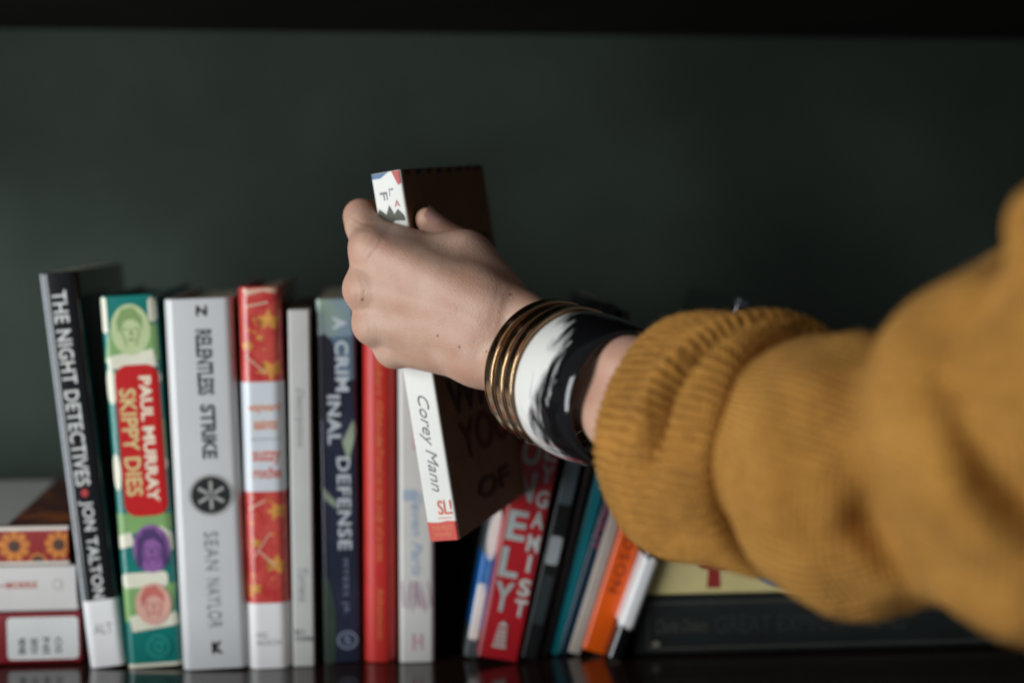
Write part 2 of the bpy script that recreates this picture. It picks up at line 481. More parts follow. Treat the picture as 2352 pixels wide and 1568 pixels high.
# --- thin white book
b = standing('book', 'thin white book with a faint grey script title, beside the red starry book',
             (676, 1532), (721, 1529), (659, 713), (713, 709), 0.14, M_('thin_white', '#c4c3bf', .4, .05, 30), r=0.0015, hard=False, group=GRP)
def yv(y, top=711.0, bot=1530.0): return (bot - y) / (bot - top)
b.text('Descriptions', -.25, .18, yv(1022), yv(888), greyp, shear=.35); b.text('Torrens', -.2, .2, yv(1378), yv(1300), greyp, shear=.35)
b.text('811\nTORR', -.42, .45, yv(1470), yv(1442), M_('label_ink', '#6a6a6e'), mode='flat', bold=.02)

# --- navy book
nv = M_('navy_cover', '#23283a', .28, .25, 22, coat=.4, col2='#3a3850', thr=(.45, .7))
b = standing('book', 'navy and grey-green book lettered in white down its spine, left of the plain red one',
             (747, 1523), (827, 1520), (721, 690), (819, 684), 0.15, nv, r=0.003, hard=False, group=GRP)
def yv(y, top=687.0, bot=1521.0): return (bot - y) / (bot - top)
b.band(yv(775), .999, M_('misty_blue', '#7f93a3', .3, .1, 30, coat=.4, col2='#93a58f', thr=(.35, .65)), 'spine_panel')
b.polys([[(-.5, yv(870)), (.5, yv(870)), (.5, yv(770)), (.25, yv(772)), (-.5, yv(774))]], M_('slate_blue', '#5d7286', .3, .15, 30, coat=.4), 'spine_panel')
b.polys([[(-.5, yv(960)), (-.5, yv(772)), (-.3, yv(765)), (-.12, yv(780)), (.02, yv(810)), (.0, yv(850)), (.15, yv(880)), (.12, yv(960))]], M_('dark_figure', '#201f2c', .35, .2, 40, coat=.3), 'figure')
b.polys([[(.10, yv(1010)), (.40, yv(960)), (.48, yv(985)), (.25, yv(1060))], [(-.45, yv(1110)), (-.1, yv(1145)), (-.05, yv(1165)), (-.4, yv(1140))]], M_('pale_hand', '#8f9a86', .4, .2, 60), 'figure')
b.polys([[(-.5, 0.0), (-.2, 0.0), (-.15, yv(1400)), (-.3, yv(1330)), (-.5, yv(1310))]], M_('moss', '#39483f', .35, .2, 40, coat=.3), 'spine_panel')
pl = M_('mist_letter', '#c3cad0', .45, .05)
b.text('A', -.08, .26, yv(757), yv(727), pl, bold=.03); b.text('CRIM', -.04, .31, yv(896), yv(781), pl, bold=.03, spacing=1.1); b.text('INAL', -.26, .08, yv(1016), yv(904), pl, bold=.03, spacing=1.1)
b.text('DEFENSE', -.05, .30, yv(1258), yv(1045), pl, bold=.02, spacing=1.12)
b.text('MYERS JR.', .02, .20, yv(1412), yv(1280), M_('dim_letter', '#80879a', .45, .05), spacing=1.25)
b.polys([b.ell(.14, yv(1468), .27, .0062)], M_('dim_letter', '#80879a'), 'badge'); b.polys([b.ell(.14, yv(1468), .21, .0049)], nv, 'badge')
b.text('S', .04, .24, yv(1478), yv(1457), M_('dim_letter', '#80879a'), mode='flat', bold=.02)

# --- plain red book
rc = M_('red_cloth', '#c9302a', .42, .08, 50, bump=.15, bscale=900)
b = standing('book', 'plain red book with faint gold script, standing under the knuckles of the hand',
             (837, 1523), (909, 1520), (832, 735), (908, 733), 0.145, rc, r=0.0085, hard=True, group=GRP)
gd = M_('dull_gold', '#d78b52', .45, .1)
b.text('Robert Gibbons', -.08, .10, .63, .90, gd, shear=.3); b.text('In Travel to the ends of a time', -.08, .12, .30, .66, gd, shear=.3); b.text('Atheneum', -.06, .1, .07, .22, gd)

# --- white book with pastel drawings
wb_ = M_('pastel_white', '#d3d0cb', .4, .05, 30)
b = standing('book', 'white book with faint pink and blue drawings, half behind the gripped book',
             (919, 1523), (998, 1520), (914, 742), (995, 740), 0.14, wb_, r=0.003, hard=False, group=GRP)
pk = M_('pastel_pink', '#cfa4a8', .5, .1, 90); bl_ = M_('pastel_blue', '#a9b6c8', .5, .1, 90)
def yv(y, top=741.0, bot=1521.0): return (bot - y) / (bot - top)
b.polys([[(-.2, yv(898)), (-.08, yv(880)), (-.02, yv(845)), (.03, yv(845)), (.1, yv(880)), (.22, yv(898)), (.08, yv(893)), (.0, yv(889)), (-.08, yv(893))]], M_('tower_pink', '#b86a86', .5, .1), 'tower_drawing')
b.polys([[(-.1, yv(1030)), (.08, yv(1030)), (.08, yv(975)), (-.1, yv(975))], [(-.2, yv(950)), (.1, yv(950)), (.1, yv(940)), (-.2, yv(940))]], pk, 'pink_print')
b.polys([[(-.4, yv(1145)), (.0, yv(1145)), (.0, yv(1120)), (-.4, yv(1120))]], bl_, 'blue_print')
b.text('Eleven Paris', -.16, .14, yv(1320), yv(1120), bl_, shear=.35, bold=.02)
lines = []
for k in range(7):
    u = -.42 + .13 * k
    lines.append([(u, yv(1390 + (k % 3) * 8)), (u + .06, yv(1390)), (u + .16 * math.sin(k), yv(1330)), (u + .12 * math.sin(k) - .04, yv(1332))])
b.polys(lines, M_('rose_line', '#b69aa6', .5, .1), 'line_drawing')
b.text('H', -.15, .15, yv(1490), yv(1452), pk, mode='flat', bold=.03)

# --- leaning books right of the gap
b = standing('book', 'slim blue and white book leaning right against the red book with stacked letters',
             (1066, 1503), (1098, 1512), (1128, 1168), (1160, 1172), 0.12, M_('grey_cover', '#4b5153', .4, .1), r=0.002, hard=False, group=GRP)
blu = M_('blue_print', '#1465ae', .35, .08, coat=.3)
b.band(.20, .70, blu, 'spine_panel', wrap=.03)
b.polys([b.rrect(-.45, .2, .12, .50, .002)], white, 'white_panel'); b.polys([b.ell(.05, .84, .42, .018)], white, 'white_patch')
b.text('VOICE', -.1, .2, .45, .72, M_('paleblue', '#8db8de', .5, .05))

b = standing('book', 'red book with big grey capital letters stacked up its leaning spine',
             (1098, 1503), (1190, 1522), (1256, 715), (1352, 722), 0.155, M_('crimson_jacket', '#b01c26', .3, .08, 30, coat=.4), r=0.0025, hard=True, group=GRP)
lt = M_('letter_silver', '#a9aeac', .45, .08)
for ch, v0 in zip('LONELY', (.668, .56, .458, .344, .237, .137)):
    b.text(ch, -.42, .05, v0, v0 + .086, lt, mode='flat', bold=.03)
for ch, v0 in zip('POLYGAMIST', (.713, .648, .583, .52, .448, .388, .32, .261, .191, .131)):
    uu = (.13, .43) if ch not in 'I' else (.23, .32)
    b.text(ch, uu[0], uu[1], v0, v0 + .05, M_('letter_pale', '#c2c2bd', .45, .06), mode='flat', bold=.03)
hs = [[(-.22, .035), (.12, .035), (.12, .042), (-.22, .042)]] + [[(-.2 + .01 * k, .047 + .012 * k), (.1 - .01 * k, .047 + .012 * k), (.1 - .01 * k, .054 + .012 * k), (-.2 + .01 * k, .054 + .012 * k)] for k in range(4)] + [[(-.19, .097), (-.05, .112), (.09, .097)]]
b.polys(hs, M_('letter_pale', '#c2c2bd'), 'house_mark')
b.polys([[(-.5, .0), (-.46, .0), (-.46, 1), (-.5, 1)]], M_('rose_edge', '#b0605f', .4, .1), 'edge_strip')

b = standing('book', 'black book with grey label patches, leaning just right of the red stacked-letter book',
             (1196, 1519), (1236, 1513), (1378, 700), (1422, 702), 0.15, M_('soft_black', '#101213', .4, .2), r=0.002, hard=False, group=GRP)
sg = M_('slate_grey', '#59666b', .4, .15, 60)
b.polys([b.rrect(-.42, .38, .44, .92, .002)], sg, 'grey_panel'); b.polys([b.rrect(-.35, .35, .27, .35, .002)], M_('ash', '#9aa0a2', .45, .1), 'grey_panel')
b.polys([b.rrect(-.3, .3, .10, .24, .002)], M_('dark_slate', '#2c3436', .4, .1), 'grey_panel')
b = standing('book', 'slim dark brown book leaning left of the teal book',
             (1240, 1512), (1256, 1508), (1432, 716), (1450, 718), 0.14, M_('brown_black', '#1c1310', .45, .2), r=0.0012, hard=False, group=GRP)
b.text('Evening', -.3, .3, .5, .7, M_('faint_brown', '#3a2a22', .5, .1))
b = standing('book', 'bright teal slim book leaning next to the dark blue one',
             (1255, 1507), (1285, 1503), (1456, 760), (1490, 762), 0.14, M_('bright_teal', '#0c7f8c', .35, .1, 30, coat=.3), r=0.002, hard=False, group=GRP)
b.text('the shore', -.2, .2, .55, .8, M_('teal_letter', '#4aa9b0', .5, .05))
b = standing('book', 'dark blue book with small pink lettering, leaning between the teal and beige books',
             (1280, 1506), (1305, 1503), (1492, 800), (1520, 802), 0.14, M_('deep_blue', '#0f2f45', .35, .15, 30, coat=.3), r=0.002, hard=False, group=GRP)
b.text('SUMMER WITHOUT', -.32, .32, .34, .86, M_('dusty_rose', '#a04a5c', .5, .08), bold=.02)
b = standing('book', 'beige slim book leaning left of the orange one',
             (1304, 1506), (1335, 1504), (1514, 812), (1546, 814), 0.14, M_('beige_cover', '#b8aaa0', .45, .08, 30), r=0.002, hard=False, group=GRP)
b.text('letters', -.2, .2, .6, .8, M_('taupe', '#8a7c74', .5, .05))
b = standing('book', 'bright orange book with dark lettering, leaning right',
             (1337, 1507), (1393, 1504), (1552, 812), (1612, 816), 0.14, M_('orange_cover', '#ec5c0a', .35, .08, 30, coat=.3), r=0.002, hard=False, group=GRP)
b.text('HEDSON', -.22, .22, .20, .47, M_('burnt', '#8f2a08', .5, .08), mode='down', bold=.02, spacing=1.2)
b.text('RAVEN', -.22, .22, .55, .85, M_('burnt', '#8f2a08'), bold=.02)
b = standing('book', 'glossy black tall book with a white foot sticker, last of the leaning books',
             (1394, 1522), (1432, 1512), (1690, 690), (1734, 694), 0.15, M_('gloss_black', '#0b0c0e', .15, .2, coat=.6), r=0.004, hard=False, group=GRP)
b.band(.09, .285, paperwhite, 'sticker', rag=.004)
b.band(.999 - .02, .999, M_('highlight_grey', '#3d4448', .4, .2, 200), 'head_highlight', wrap=.0)  # grey band paints the edge highlight at the head of the glossy cover


# ------------------------------------------------------------------ lying stacks
def lying(label, rx, ry_bot, ry_top, left_len, depth, cover, z0, z1, base, **kw):
    """lying book: its foot end at shelf position `base` (a point on the board), lying between heights z0 and z1"""
    org = Vector((base.x, base.y, (z0 + z1) / 2))
    return Book('book', label, org, Vector((0, 0, 1)), SN, -SD, z1 - z0, left_len, depth, cover, group=GRP, **kw)


def zat(px, py, base):
    """height at which the spine plane of a lying stack is seen at this pixel"""
    return hit(px, py, base, SN).z


base = on_shelf(187, 1524)
z = [0.0004, zat(150, 1403, base), zat(150, 1296, base), zat(150, 1207, base)]
b = lying('dark red book with a white square label, at the foot of the lying left stack', 0, 0, 0, .235, .165, M_('wine_cover', '#7d1620', .35, .1, 30, coat=.3), z[0], z[1] - .0006, base, r=0.003, hard=True)
b.polys([b.rrect(-.40, .42, .006, .20, .003)], M_('label_white', '#d4d4d2', .4, .04), 'label')
for k, t_ in enumerate(('SO', 'IN', 'GE', 'BIB')):
    b.text(t_, -.28, .02, .052 + .033 * k, .070 + .033 * k, M_('label_ink2', '#4b4b50', .5, .05), mode='flat', bold=.02)
b = lying('white book with small red capitals, middle of the lying left stack', 0, 0, 0, .22, .16, M_('ivory_jacket', '#cdc9c6', .4, .04, 30), z[1], z[2] - .0006, base - SD * .0015, r=0.0025, hard=True)
b.text('MORRIS', .02, .17, .115, .205, M_('brick_letter', '#b04a38', .45, .05), bold=.03, spacing=1.15); b.text('—', .07, .10, .21, .24, M_('brick_letter', '#b04a38'))
b.polys([b.ell(.10, .056, .12, .0032)], M_('stone_ring', '#a9aaa6', .5, .05), 'ring_mark'); b.polys([b.ell(.10, .056, .09, .0024)], M_('ivory_jacket', '#cdc9c6'), 'ring_mark')
fl_red = M_('floral_red', '#8e1c1c', .35, .15, 40, coat=.3)
b = lying('red book with orange flowers and pale cover panel, topmost of the lying left stack', 0, 0, 0, .21, .17, fl_red, z[2], z[3], base - SD * .006, r=0.0015, hard=True)
fl, ce = [], []
for (u, v, R) in ((.0, .165, .0105), (.02, .03, .0095), (-.4, .095, .006), (.3, .26, .01), (-.2, .34, .011)):
    for k in range(9):
        a = 2 * math.pi * k / 9
        pts = []
        for aa, rr in ((-.32, .35), (-.30, .8), (-.1, 1.0), (.0, .9), (.12, 1.0), (.30, .8), (.32, .35)):
            x, y = rr * R * math.cos(a + aa), rr * R * math.sin(a + aa)
            pts.append((max(-.46, min(.46, u + x / b.w)), max(.004, v + y / b.h)))
        fl.append(pts)
    ce.append([(max(-.46, min(.46, u + .004 * math.cos(t) / b.w)), max(.004, v + .004 * math.sin(t) / b.h)) for t in [2 * math.pi * k / 14 for k in range(14)]])
b.polys(fl, M_('petal', '#c97a2c', .4, .2, 200), 'flower_print'); b.polys(ce, M_('seed', '#4a2418', .5, .2), 'flower_print')
# white board edges top and bottom of the spine
b.polys([[(-.5, .0), (-.40, .0), (-.40, 1), (-.5, 1)], [(.40, .0), (.5, .0), (.5, 1), (.40, 1)]], M_('edge_ivory', '#d8cfc2', .5, .05), 'board_edge')
# printed front board (faces up)
def top_poly(b, pts, m, name, of=.0002):
    V = [(b.w / 2 + of, y * b.D, zz * b.h) for y, zz in pts]
    bm = bmesh.new(); fc = bm.faces.new([bm.verts.new(v) for v in V]); bmesh.ops.triangulate(bm, faces=[fc])
    me = bpy.data.meshes.new(name); bm.to_mesh(me); bm.free(); me.materials.append(m)
    o = bpy.data.objects.new(name, me); C.objects.link(o); o.parent = b.o
    return o
top_poly(b, [(.02, .0), (.98, .0), (.98, .99), (.02, .99)], M_('brown_floral', '#55201a', .4, .3, 40, col2='#a8541f', thr=(.52, .62)), 'cover_print', .00015)
top_poly(b, [(.03, .19), (.5, .20), (.97, .215), (.97, .99), (.03, .99)], M_('pale_panel', '#cfccc6', .4, .05), 'cover_panel', .0003)

base = on_shelf(1457, 1508)
zt = [0.0004, zat(1700, 1362, base), zat(1700, 1290, base)]
L = .32
b = lying('big dark charcoal book lying flat with dim lettering, under the sleeve', 0, 0, 0, L, .2, M_('charcoal_cover', '#1d2221', .5, .2, 40), zt[0], zt[1] - .0006, base + SD * L, r=0.003, hard=True)
dim = M_('dim_gold', '#43463f', .45, .1)
b.text('Charles Dickens', -.12, .12, .845, .955, dim, shear=.3, bold=.01)
b.text('GREAT EXPECTATIONS', -.15, .15, .42, .83, M_('dim_grey', '#303534', .45, .1), bold=.01)
b.polys([[(-.4, .97), (.4, .97), (.4, .974), (-.4, .974)], [(.36, .05), (.40, .05), (.40, .97), (.36, .97)], [(-.40, .05), (-.36, .05), (-.36, .97), (-.40, .97)]], dim, 'border_line')
b.polys([b.ell(-.30, .955, .05, .003)], M_('dim_dot', '#7a786a', .5, .1), 'border_line')
L2 = .27
b = lying('cream book with red and blue print, lying on top of the charcoal book', 0, 0, 0, L2, .18, M_('cream_cover', '#ddcc90', .45, .08, 30), zt[1], zt[1] + .024, base + SD * (.004 + L2), r=0.002, hard=False)
ph = b.w
b.polys([[(-.32, .80), (-.32, .835), (.2, .832), (.24, .85), (.4, .86), (.4, .775), (.24, .785), (.2, .803)]], M_('oxblood', '#96302c', .45, .08), 'red_letter')
b.polys([b.ell(.12, .655, .42, .014)], M_('ocean_blue', '#1279a0', .45, .08), 'blue_circle')

# ------------------------------------------------------------------ the book being pulled out
Tm, Bm = P(885, 395, .806), P(1021.5, 1241, .825)
HZ = (Tm - Bm); HH = HZ.length; HZ.normalize()
e = math.radians(5.5); ya = math.radians(21)
HY = camdir(math.sin(ya) * math.cos(e), math.sin(e), math.cos(ya) * math.cos(e))
HY = (HY - HZ * HY.dot(HZ)).normalized(); HX = HY.cross(HZ).normalized()
HWd = 0.0185
HD = 0.126
hb = Book('book', 'white-spined paperback with a brown cover, held by the hand', Bm, HX, HY, HZ, HWd, HH, HD,
          M_('kraft_cover', '#7a583e', .5, .12, 60), r=0.0012, hard=False, group=None)
b = hb
sp = M_('held_white', '#dedcd5', .4, .04, 40)
b.band(.0008, .9992, sp, 'spine_panel', wrap=.0003)
b.polys([[(-.49, .985), (-.2, .985), (.1, .9985), (-.49, .9985)]], M_('air_blue', '#2c5f8f', .45, .1), 'airmail_pattern')
b.polys([[(.36, .960), (.47, .965), (.47, .9985), (.2, .9985)]], M_('air_red', '#b63227', .45, .1), 'airmail_pattern')
b.text('L', .02, .18, .935, .955, greyp); b.text('F', -.30, -.06, .926, .948, M_('label_ink', '#6a6a6e'))
b.text('A', .14, .32, .905, .922, M_('air_red', '#b63227'), mode='flat')
b.polys([[(-.40, .905), (-.18, .888), (-.05, .912), (.08, .886), (.22, .899), (.40, .880), (.42, .866), (.1, .870), (-.2, .862), (-.36, .872), (-.46, .890)]], M_('moss_print', '#3d3a26', .5, .2, 200), 'ornament')
b.text('Corey Mann', -.26, .20, .135, .40, M_('script_ink', '#6b6f6a', .5, .05), shear=.45, bold=-.005)
b.text('SL!', -.05, .42, .072, .112, M_('air_orange', '#d9572c', .45, .1), mode='flat', bold=.01)
b.polys([[(-.10, .062), (.38, .062), (.38, .064), (-.10, .064)]], M_('air_orange', '#d9572c'), 'rule')
b.polys([[(-.495, .001), (.495, .001), (.495, .052), (.2, .055), (-.1, .051), (-.495, .054)]], M_('foot_red', '#c93a24', .4, .1, 60), 'foot_panel')
b.text('THE PRIZE\nWINNER', -.35, .35, .012, .042, M_('foot_gold', '#d97a4a', .45, .1), mode='flat', align='CENTER')
dk = M_('cover_ink', '#2a1c14', .5, .1); dr = M_('cover_red', '#552219', .5, .1)
for t_, y0, y1, v0, v1, m_ in (('WITH', .12, .95, .32, .42, dk), ('YOU', .18, .80, .19, .30, dr), ('OF', .3, .7, .06, .12, dk), ('GONE', .15, .9, .66, .80, dk), ('AWAY', .15, .9, .50, .62, dk)):
    b.text(t_, y0, y1, v0, v1, m_, mode='flat', bold=.02, side=1)
stripes = []
for k in range(8):
    y = .04 + k * .12
    V = [(b.w / 2 + .0004, yy_ * b.D, zz * b.h) for yy_, zz in ((y, .985), (y + .05, .985), (y + .065, .999), (y + .015, .999))]
    stripes.append(V)
for nm, sub, m_ in (('airmail_pattern', stripes[::2], dr), ('airmail_pattern', stripes[1::2], M_('air_navy', '#1d2a3d', .5, .1))):
    obj(nm, [v for q in sub for v in q], [tuple(range(4 * k, 4 * k + 4)) for k in range(len(sub))], m_, b.o)


def cover_pt(side, py, depth_in, off):
    """point at `off` outside the left (-1) or right (+1) board of the held book, at photo height py, depth_in behind the spine"""
    v = (1241 - py) / (1241 - 395) * HH
    return Bm + HZ * v + HY * depth_in + HX * side * (HWd / 2 + off)


# ================================================================== ARM AND HAND (one continuous skin)
class Field:
    def __init__(s, lo, hi, h):
        s.h = h; s.lo = np.array(lo, dtype=np.float32)
        s.n = np.ceil((np.array(hi) - s.lo) / h).astype(int) + 1
        s.f = np.full(s.n, 0.03, dtype=np.float32)

    def _box(s, lo, hi, pad):
        a = np.maximum(0, np.floor((np.array(lo) - pad - s.lo) / s.h).astype(int))
        b_ = np.minimum(s.n, np.ceil((np.array(hi) + pad - s.lo) / s.h).astype(int) + 1)
        return a, b_

    def cone(s, p, q, rp, rq, k=0.004, sub=False):
        p = np.array(p, dtype=np.float32); q = np.array(q, dtype=np.float32); R = max(rp, rq)
        a, b_ = s._box(np.minimum(p, q), np.maximum(p, q), R + k + 3 * s.h)
        if np.any(b_ <= a): return
        g = [s.lo[i] + s.h * np.arange(a[i], b_[i], dtype=np.float32) for i in range(3)]
        X, Y, Z = np.meshgrid(*g, indexing='ij')
        d = q - p; L2 = float(d @ d) + 1e-12
        t = np.clip(((X - p[0]) * d[0] + (Y - p[1]) * d[1] + (Z - p[2]) * d[2]) / L2, 0, 1)
        D = np.sqrt((X - p[0] - t * d[0]) ** 2 + (Y - p[1] - t * d[1]) ** 2 + (Z - p[2] - t * d[2]) ** 2) - (rp + (rq - rp) * t)
        sl = tuple(slice(a[i], b_[i]) for i in range(3)); F = s.f[sl]
        if sub:
            hh = np.clip(0.5 - 0.5 * (F + D) / k, 0, 1); s.f[sl] = F * (1 - hh) + (-D) * hh + k * hh * (1 - hh)
        else:
            hh = np.clip(0.5 + 0.5 * (F - D) / k, 0, 1); s.f[sl] = F * (1 - hh) + D * hh - k * hh * (1 - hh)

    def merge(s, o, k):
        hh = np.clip(0.5 + 0.5 * (s.f - o.f) / k, 0, 1); s.f = s.f * (1 - hh) + o.f * hh - k * hh * (1 - hh)

    def mesh(s):
        f = s.f; n = f.shape; ins = f < 0
        acc = np.zeros((n[0] - 1, n[1] - 1, n[2] - 1, 3), dtype=np.float32); cnt = np.zeros(acc.shape[:3], dtype=np.float32)
        for ax in range(3):
            o1, o2 = [i for i in range(3) if i != ax]
            A = [slice(None)] * 3; B = [slice(None)] * 3; A[ax] = slice(0, -1); B[ax] = slice(1, None)
            fa, fb = f[tuple(A)], f[tuple(B)]
            cr_ = (ins[tuple(A)] != ins[tuple(B)])
            t = np.where(cr_, fa / np.where(cr_, fa - fb, 1), 0)
            for i in (0, 1):
                for j in (0, 1):
                    sl = [slice(None)] * 3
                    sl[o1] = slice(i, i + n[o1] - 1); sl[o2] = slice(j, j + n[o2] - 1)
                    c_ = cr_[tuple(sl)]; tt = t[tuple(sl)]
                    cnt += c_
                    acc[..., ax] += tt * c_; acc[..., o1] += i * c_; acc[..., o2] += j * c_
        act = cnt > 0; idx = -np.ones(act.shape, dtype=np.int64); idx[act] = np.arange(act.sum())
        ii = np.argwhere(act); V = (ii + acc[act] / cnt[act][:, None]) * s.h + s.lo
        faces = []
        for ax in range(3):
            o1, o2 = [i for i in range(3) if i != ax]
            A = [slice(1, -1)] * 3; B = [slice(1, -1)] * 3; A[ax] = slice(0, -1); B[ax] = slice(1, None)
            ia, ib = ins[tuple(A)], ins[tuple(B)]
            w_ = np.argwhere(ia != ib)
            if len(w_) == 0: continue
            flip = ia[tuple(w_.T)]
            base_ = w_.copy(); base_[:, o1] += 1; base_[:, o2] += 1
            q = []
            for i, j in ((-1, -1), (0, -1), (0, 0), (-1, 0)):
                c_ = base_.copy(); c_[:, o1] += i; c_[:, o2] += j
                q.append(idx[c_[:, 0], c_[:, 1], c_[:, 2]])
            q = np.stack(q, 1)
            if ax == 1: flip = ~flip
            q[~flip] = q[~flip][:, ::-1]
            faces.append(q)
        return V, np.concatenate(faces)


def relax(V, F, it=4, lam=0.5, mu=-0.52):
    E = np.concatenate([F[:, [0, 1]], F[:, [1, 2]], F[:, [2, 3]], F[:, [3, 0]]])
    n = len(V); deg = np.bincount(E[:, 0], minlength=n) + np.bincount(E[:, 1], minlength=n)
    for k in range(it * 2):
        s_ = np.zeros_like(V)
        for c_ in range(3):
            s_[:, c_] = np.bincount(E[:, 0], V[E[:, 1], c_], n) + np.bincount(E[:, 1], V[E[:, 0], c_], n)
        V = V + (lam if k % 2 == 0 else mu) * (s_ / np.maximum(1, deg)[:, None] - V)
    return V


mm = 0.001
# arm axis (camera space): right, down a little, towards the camera
PHI, BET = math.radians(54), math.radians(17.5)
AX = camdir(math.cos(PHI) * math.cos(BET), -math.cos(PHI) * math.sin(BET), -math.sin(PHI)).normalized()
EW = camdir(math.sin(BET), math.cos(BET), 0).normalized()
EN = AX.cross(EW).normalized()
if EN.dot(camdir(0, 0, 1)) > 0: EN = -EN          # towards the camera
A0 = P(1178, 782, .770)
def arm(L, w_=0, n_=0): return A0 + AX * L + EW * w_ * mm + EN * n_ * mm

# the bangles and the cuff share their own axes
BP, BB = math.radians(57), math.radians(17.5)
BA = camdir(math.cos(BP) * math.cos(BB), -math.cos(BP) * math.sin(BB), -math.sin(BP)).normalized()
BU = camdir(math.sin(BB), math.cos(BB), 0).normalized(); BN = BA.cross(BU).normalized()
if BN.dot(camdir(0, 0, 1)) > 0: BN = -BN
BC = P(1257, 850, .752)


# ribbed cuff
CB = math.radians(5); CP = math.radians(54)
CA = camdir(math.cos(CP) * math.cos(CB), -math.cos(CP) * math.sin(CB), -math.sin(CP)).normalized()
CU = camdir(math.sin(CB), math.cos(CB), 0).normalized(); CN = CA.cross(CU).normalized()
if CN.dot(camdir(0, 0, 1)) > 0: CN = -CN
C0 = np.array(P(1566, 998, .674)); CA_, CU_, CN_ = map(np.array, (CA, CU, CN))
def bang(t, u, n_): return BC + BA * t + BU * u * mm + BN * n_ * mm
def cuffp(t, u, n_): return Vector(C0) + CA * t + CU * u * mm + CN * n_ * mm


MCP = {'i': (P(850, 572, .7945), 10.5), 'm': (P(836, 664, .796), 10.5), 'r': (P(855, 745, .799), 9.8), 'p': (P(905, 803, .806), 9.0)}
BASE = {'i': (P(1108, 692, .7745), 13), 'm': (P(1112, 738, .775), 14), 'r': (P(1106, 786, .777), 14), 'p': (P(1096, 824, .782), 12.5)}

pts = [arm(.24), arm(0)] + [v[0] for v in MCP.values()] + [cover_pt(-1, 600, .09, .01), cover_pt(1, 520, .03, .01), P(826, 494, .83)]
lo = np.min([tuple(p) for p in pts], axis=0) - 0.034; hi = np.max([tuple(p) for p in pts], axis=0) + 0.036
HV = 0.00095
hand = Field(lo, hi, HV)
# forearm: two bones' worth of flesh, rounder towards the elbow
for sgn in (1, -1):
    
    q0, q1 = bang(.034, 11.5 * sgn + 4.5, 2), bang(.082, 11 * sgn + 1, 8)
    q2, q3 = cuffp(.030, 11 * sgn + 6, 2), P(1950, 1080 - 45 * sgn, .585)
    hand.cone(arm(-.006, 12.5 * sgn, -1), q0, .0145, .0140, .012)
    hand.cone(q0, q1, .0140, .0142, .012); hand.cone(q1, q2, .0142, .0185, .014); hand.cone(q2, q3, .0185, .027, .014)
# palm
for k in 'imrp':
    hand.cone(BASE[k][0], MCP[k][0], BASE[k][1] * mm, MCP[k][1] * mm * .93, .013)
    hand.cone(arm(-.004, {'i': 12, 'm': 4, 'r': -5, 'p': -12}[k], -2), BASE[k][0], .0135, BASE[k][1] * mm, .010)
# palm pads
hand.cone(P(930, 650, .812), P(1110, 720, .800), .013, .017, .010)
hand.cone(P(940, 780, .815), P(1090, 810, .800), .010, .015, .010)
# flesh between the knuckles
for a_, b2, r_ in (((848, 575, .7985), (845, 655, .7985), .0094), ((851, 672, .800), (864, 740, .802), .0087), ((868, 755, .803), (907, 798, .808), .0082)):
    hand.cone(P(*a_), P(*b2), r_, r_, .006)
hand.cone(P(900, 622, .7925), P(1050, 700, .7790), .0106, .013, .012)
hand.cone(P(912, 712, .7970), P(1050, 765, .784), .0104, .013, .012)
# web between index and thumb, thumb ball
hand.cone(P(838, 524, .816), P(925, 566, .807), .0088, .0088, .008)
hand.cone(P(895, 560, .807), P(1060, 600, .803), .0082, .0142, .010)
hand.cone(P(1060, 600, .803), P(1112, 668, .796), .0142, .016, .012)
hand.cone(P(900, 588, .7985), P(1085, 674, .7840), .0104, .0140, .013)
hand.cone(P(1152, 698, .793), P(1080, 590, .809), .0150, .0108, .012)
# thumb
tipT = cover_pt(1, 514, .011, .0068)
ipT = P(1046, 558, .821)
hand.cone(P(1080, 590, .809), ipT, .0105, .0088, .005)
hand.cone(ipT, tipT, .0090, .0070, .004)
# knuckle heads and extensor tendons
for k in 'imrp':
    c0, r0 = MCP[k]
    hand.cone(c0 + camdir(0, 0, -.0028), c0 + camdir(0, 0, -.0028), (r0 - 1.9) * mm, (r0 - 1.9) * mm, .005)
for k, (wy, wd) in {'i': (705, .7600), 'm': (742, .7610), 'r': (782, .7630), 'p': (815, .7690)}.items():
    c0, r0 = MCP[k]
    hand.cone(P(1130, wy, wd + .0015), c0 + camdir(.004, 0, -(r0 - 1.9) * mm), .0026, .0022, .009)
# styloid bump on the little-finger side of the wrist
hand.cone(arm(.012, -14, 9), arm(.016, -14, 9), .0075, .0075, .010)
# fingers, each its own chain laid along the left board
fing = Field(lo, hi, HV)
chains = {
    'i': [(P(850, 572, .7965), 10.2), (P(829, 497, .822), 9.9), (cover_pt(-1, 486, .044, .0076), 7.6), (cover_pt(-1, 500, .064, .0068), 6.6)],
    'm': [MCP['m'], (cover_pt(-1, 640, .026, .0100), 9.0), (cover_pt(-1, 600, .055, .0080), 7.8), (cover_pt(-1, 590, .076, .0068), 6.7)],
    'r': [MCP['r'], (cover_pt(-1, 722, .027, .0096), 8.6), (cover_pt(-1, 690, .054, .0076), 7.4), (cover_pt(-1, 676, .074, .0066), 6.5)],
    'p': [MCP['p'], (cover_pt(-1, 800, .020, .0088), 7.6), (cover_pt(-1, 770, .040, .0068), 6.6), (cover_pt(-1, 758, .056, .0060), 5.8)],
}
for k, ch in chains.items():
    one = Field(lo, hi, HV)
    for (pa, ra), (pb, rb) in zip(ch[:-1], ch[1:]):
        one.cone(pa, pb, ra * mm * .97, rb * mm * .97, .003)
    fing.merge(one, .0012)
hand.merge(fing, .007)
V, F = hand.mesh()
V = relax(V, F, 3)

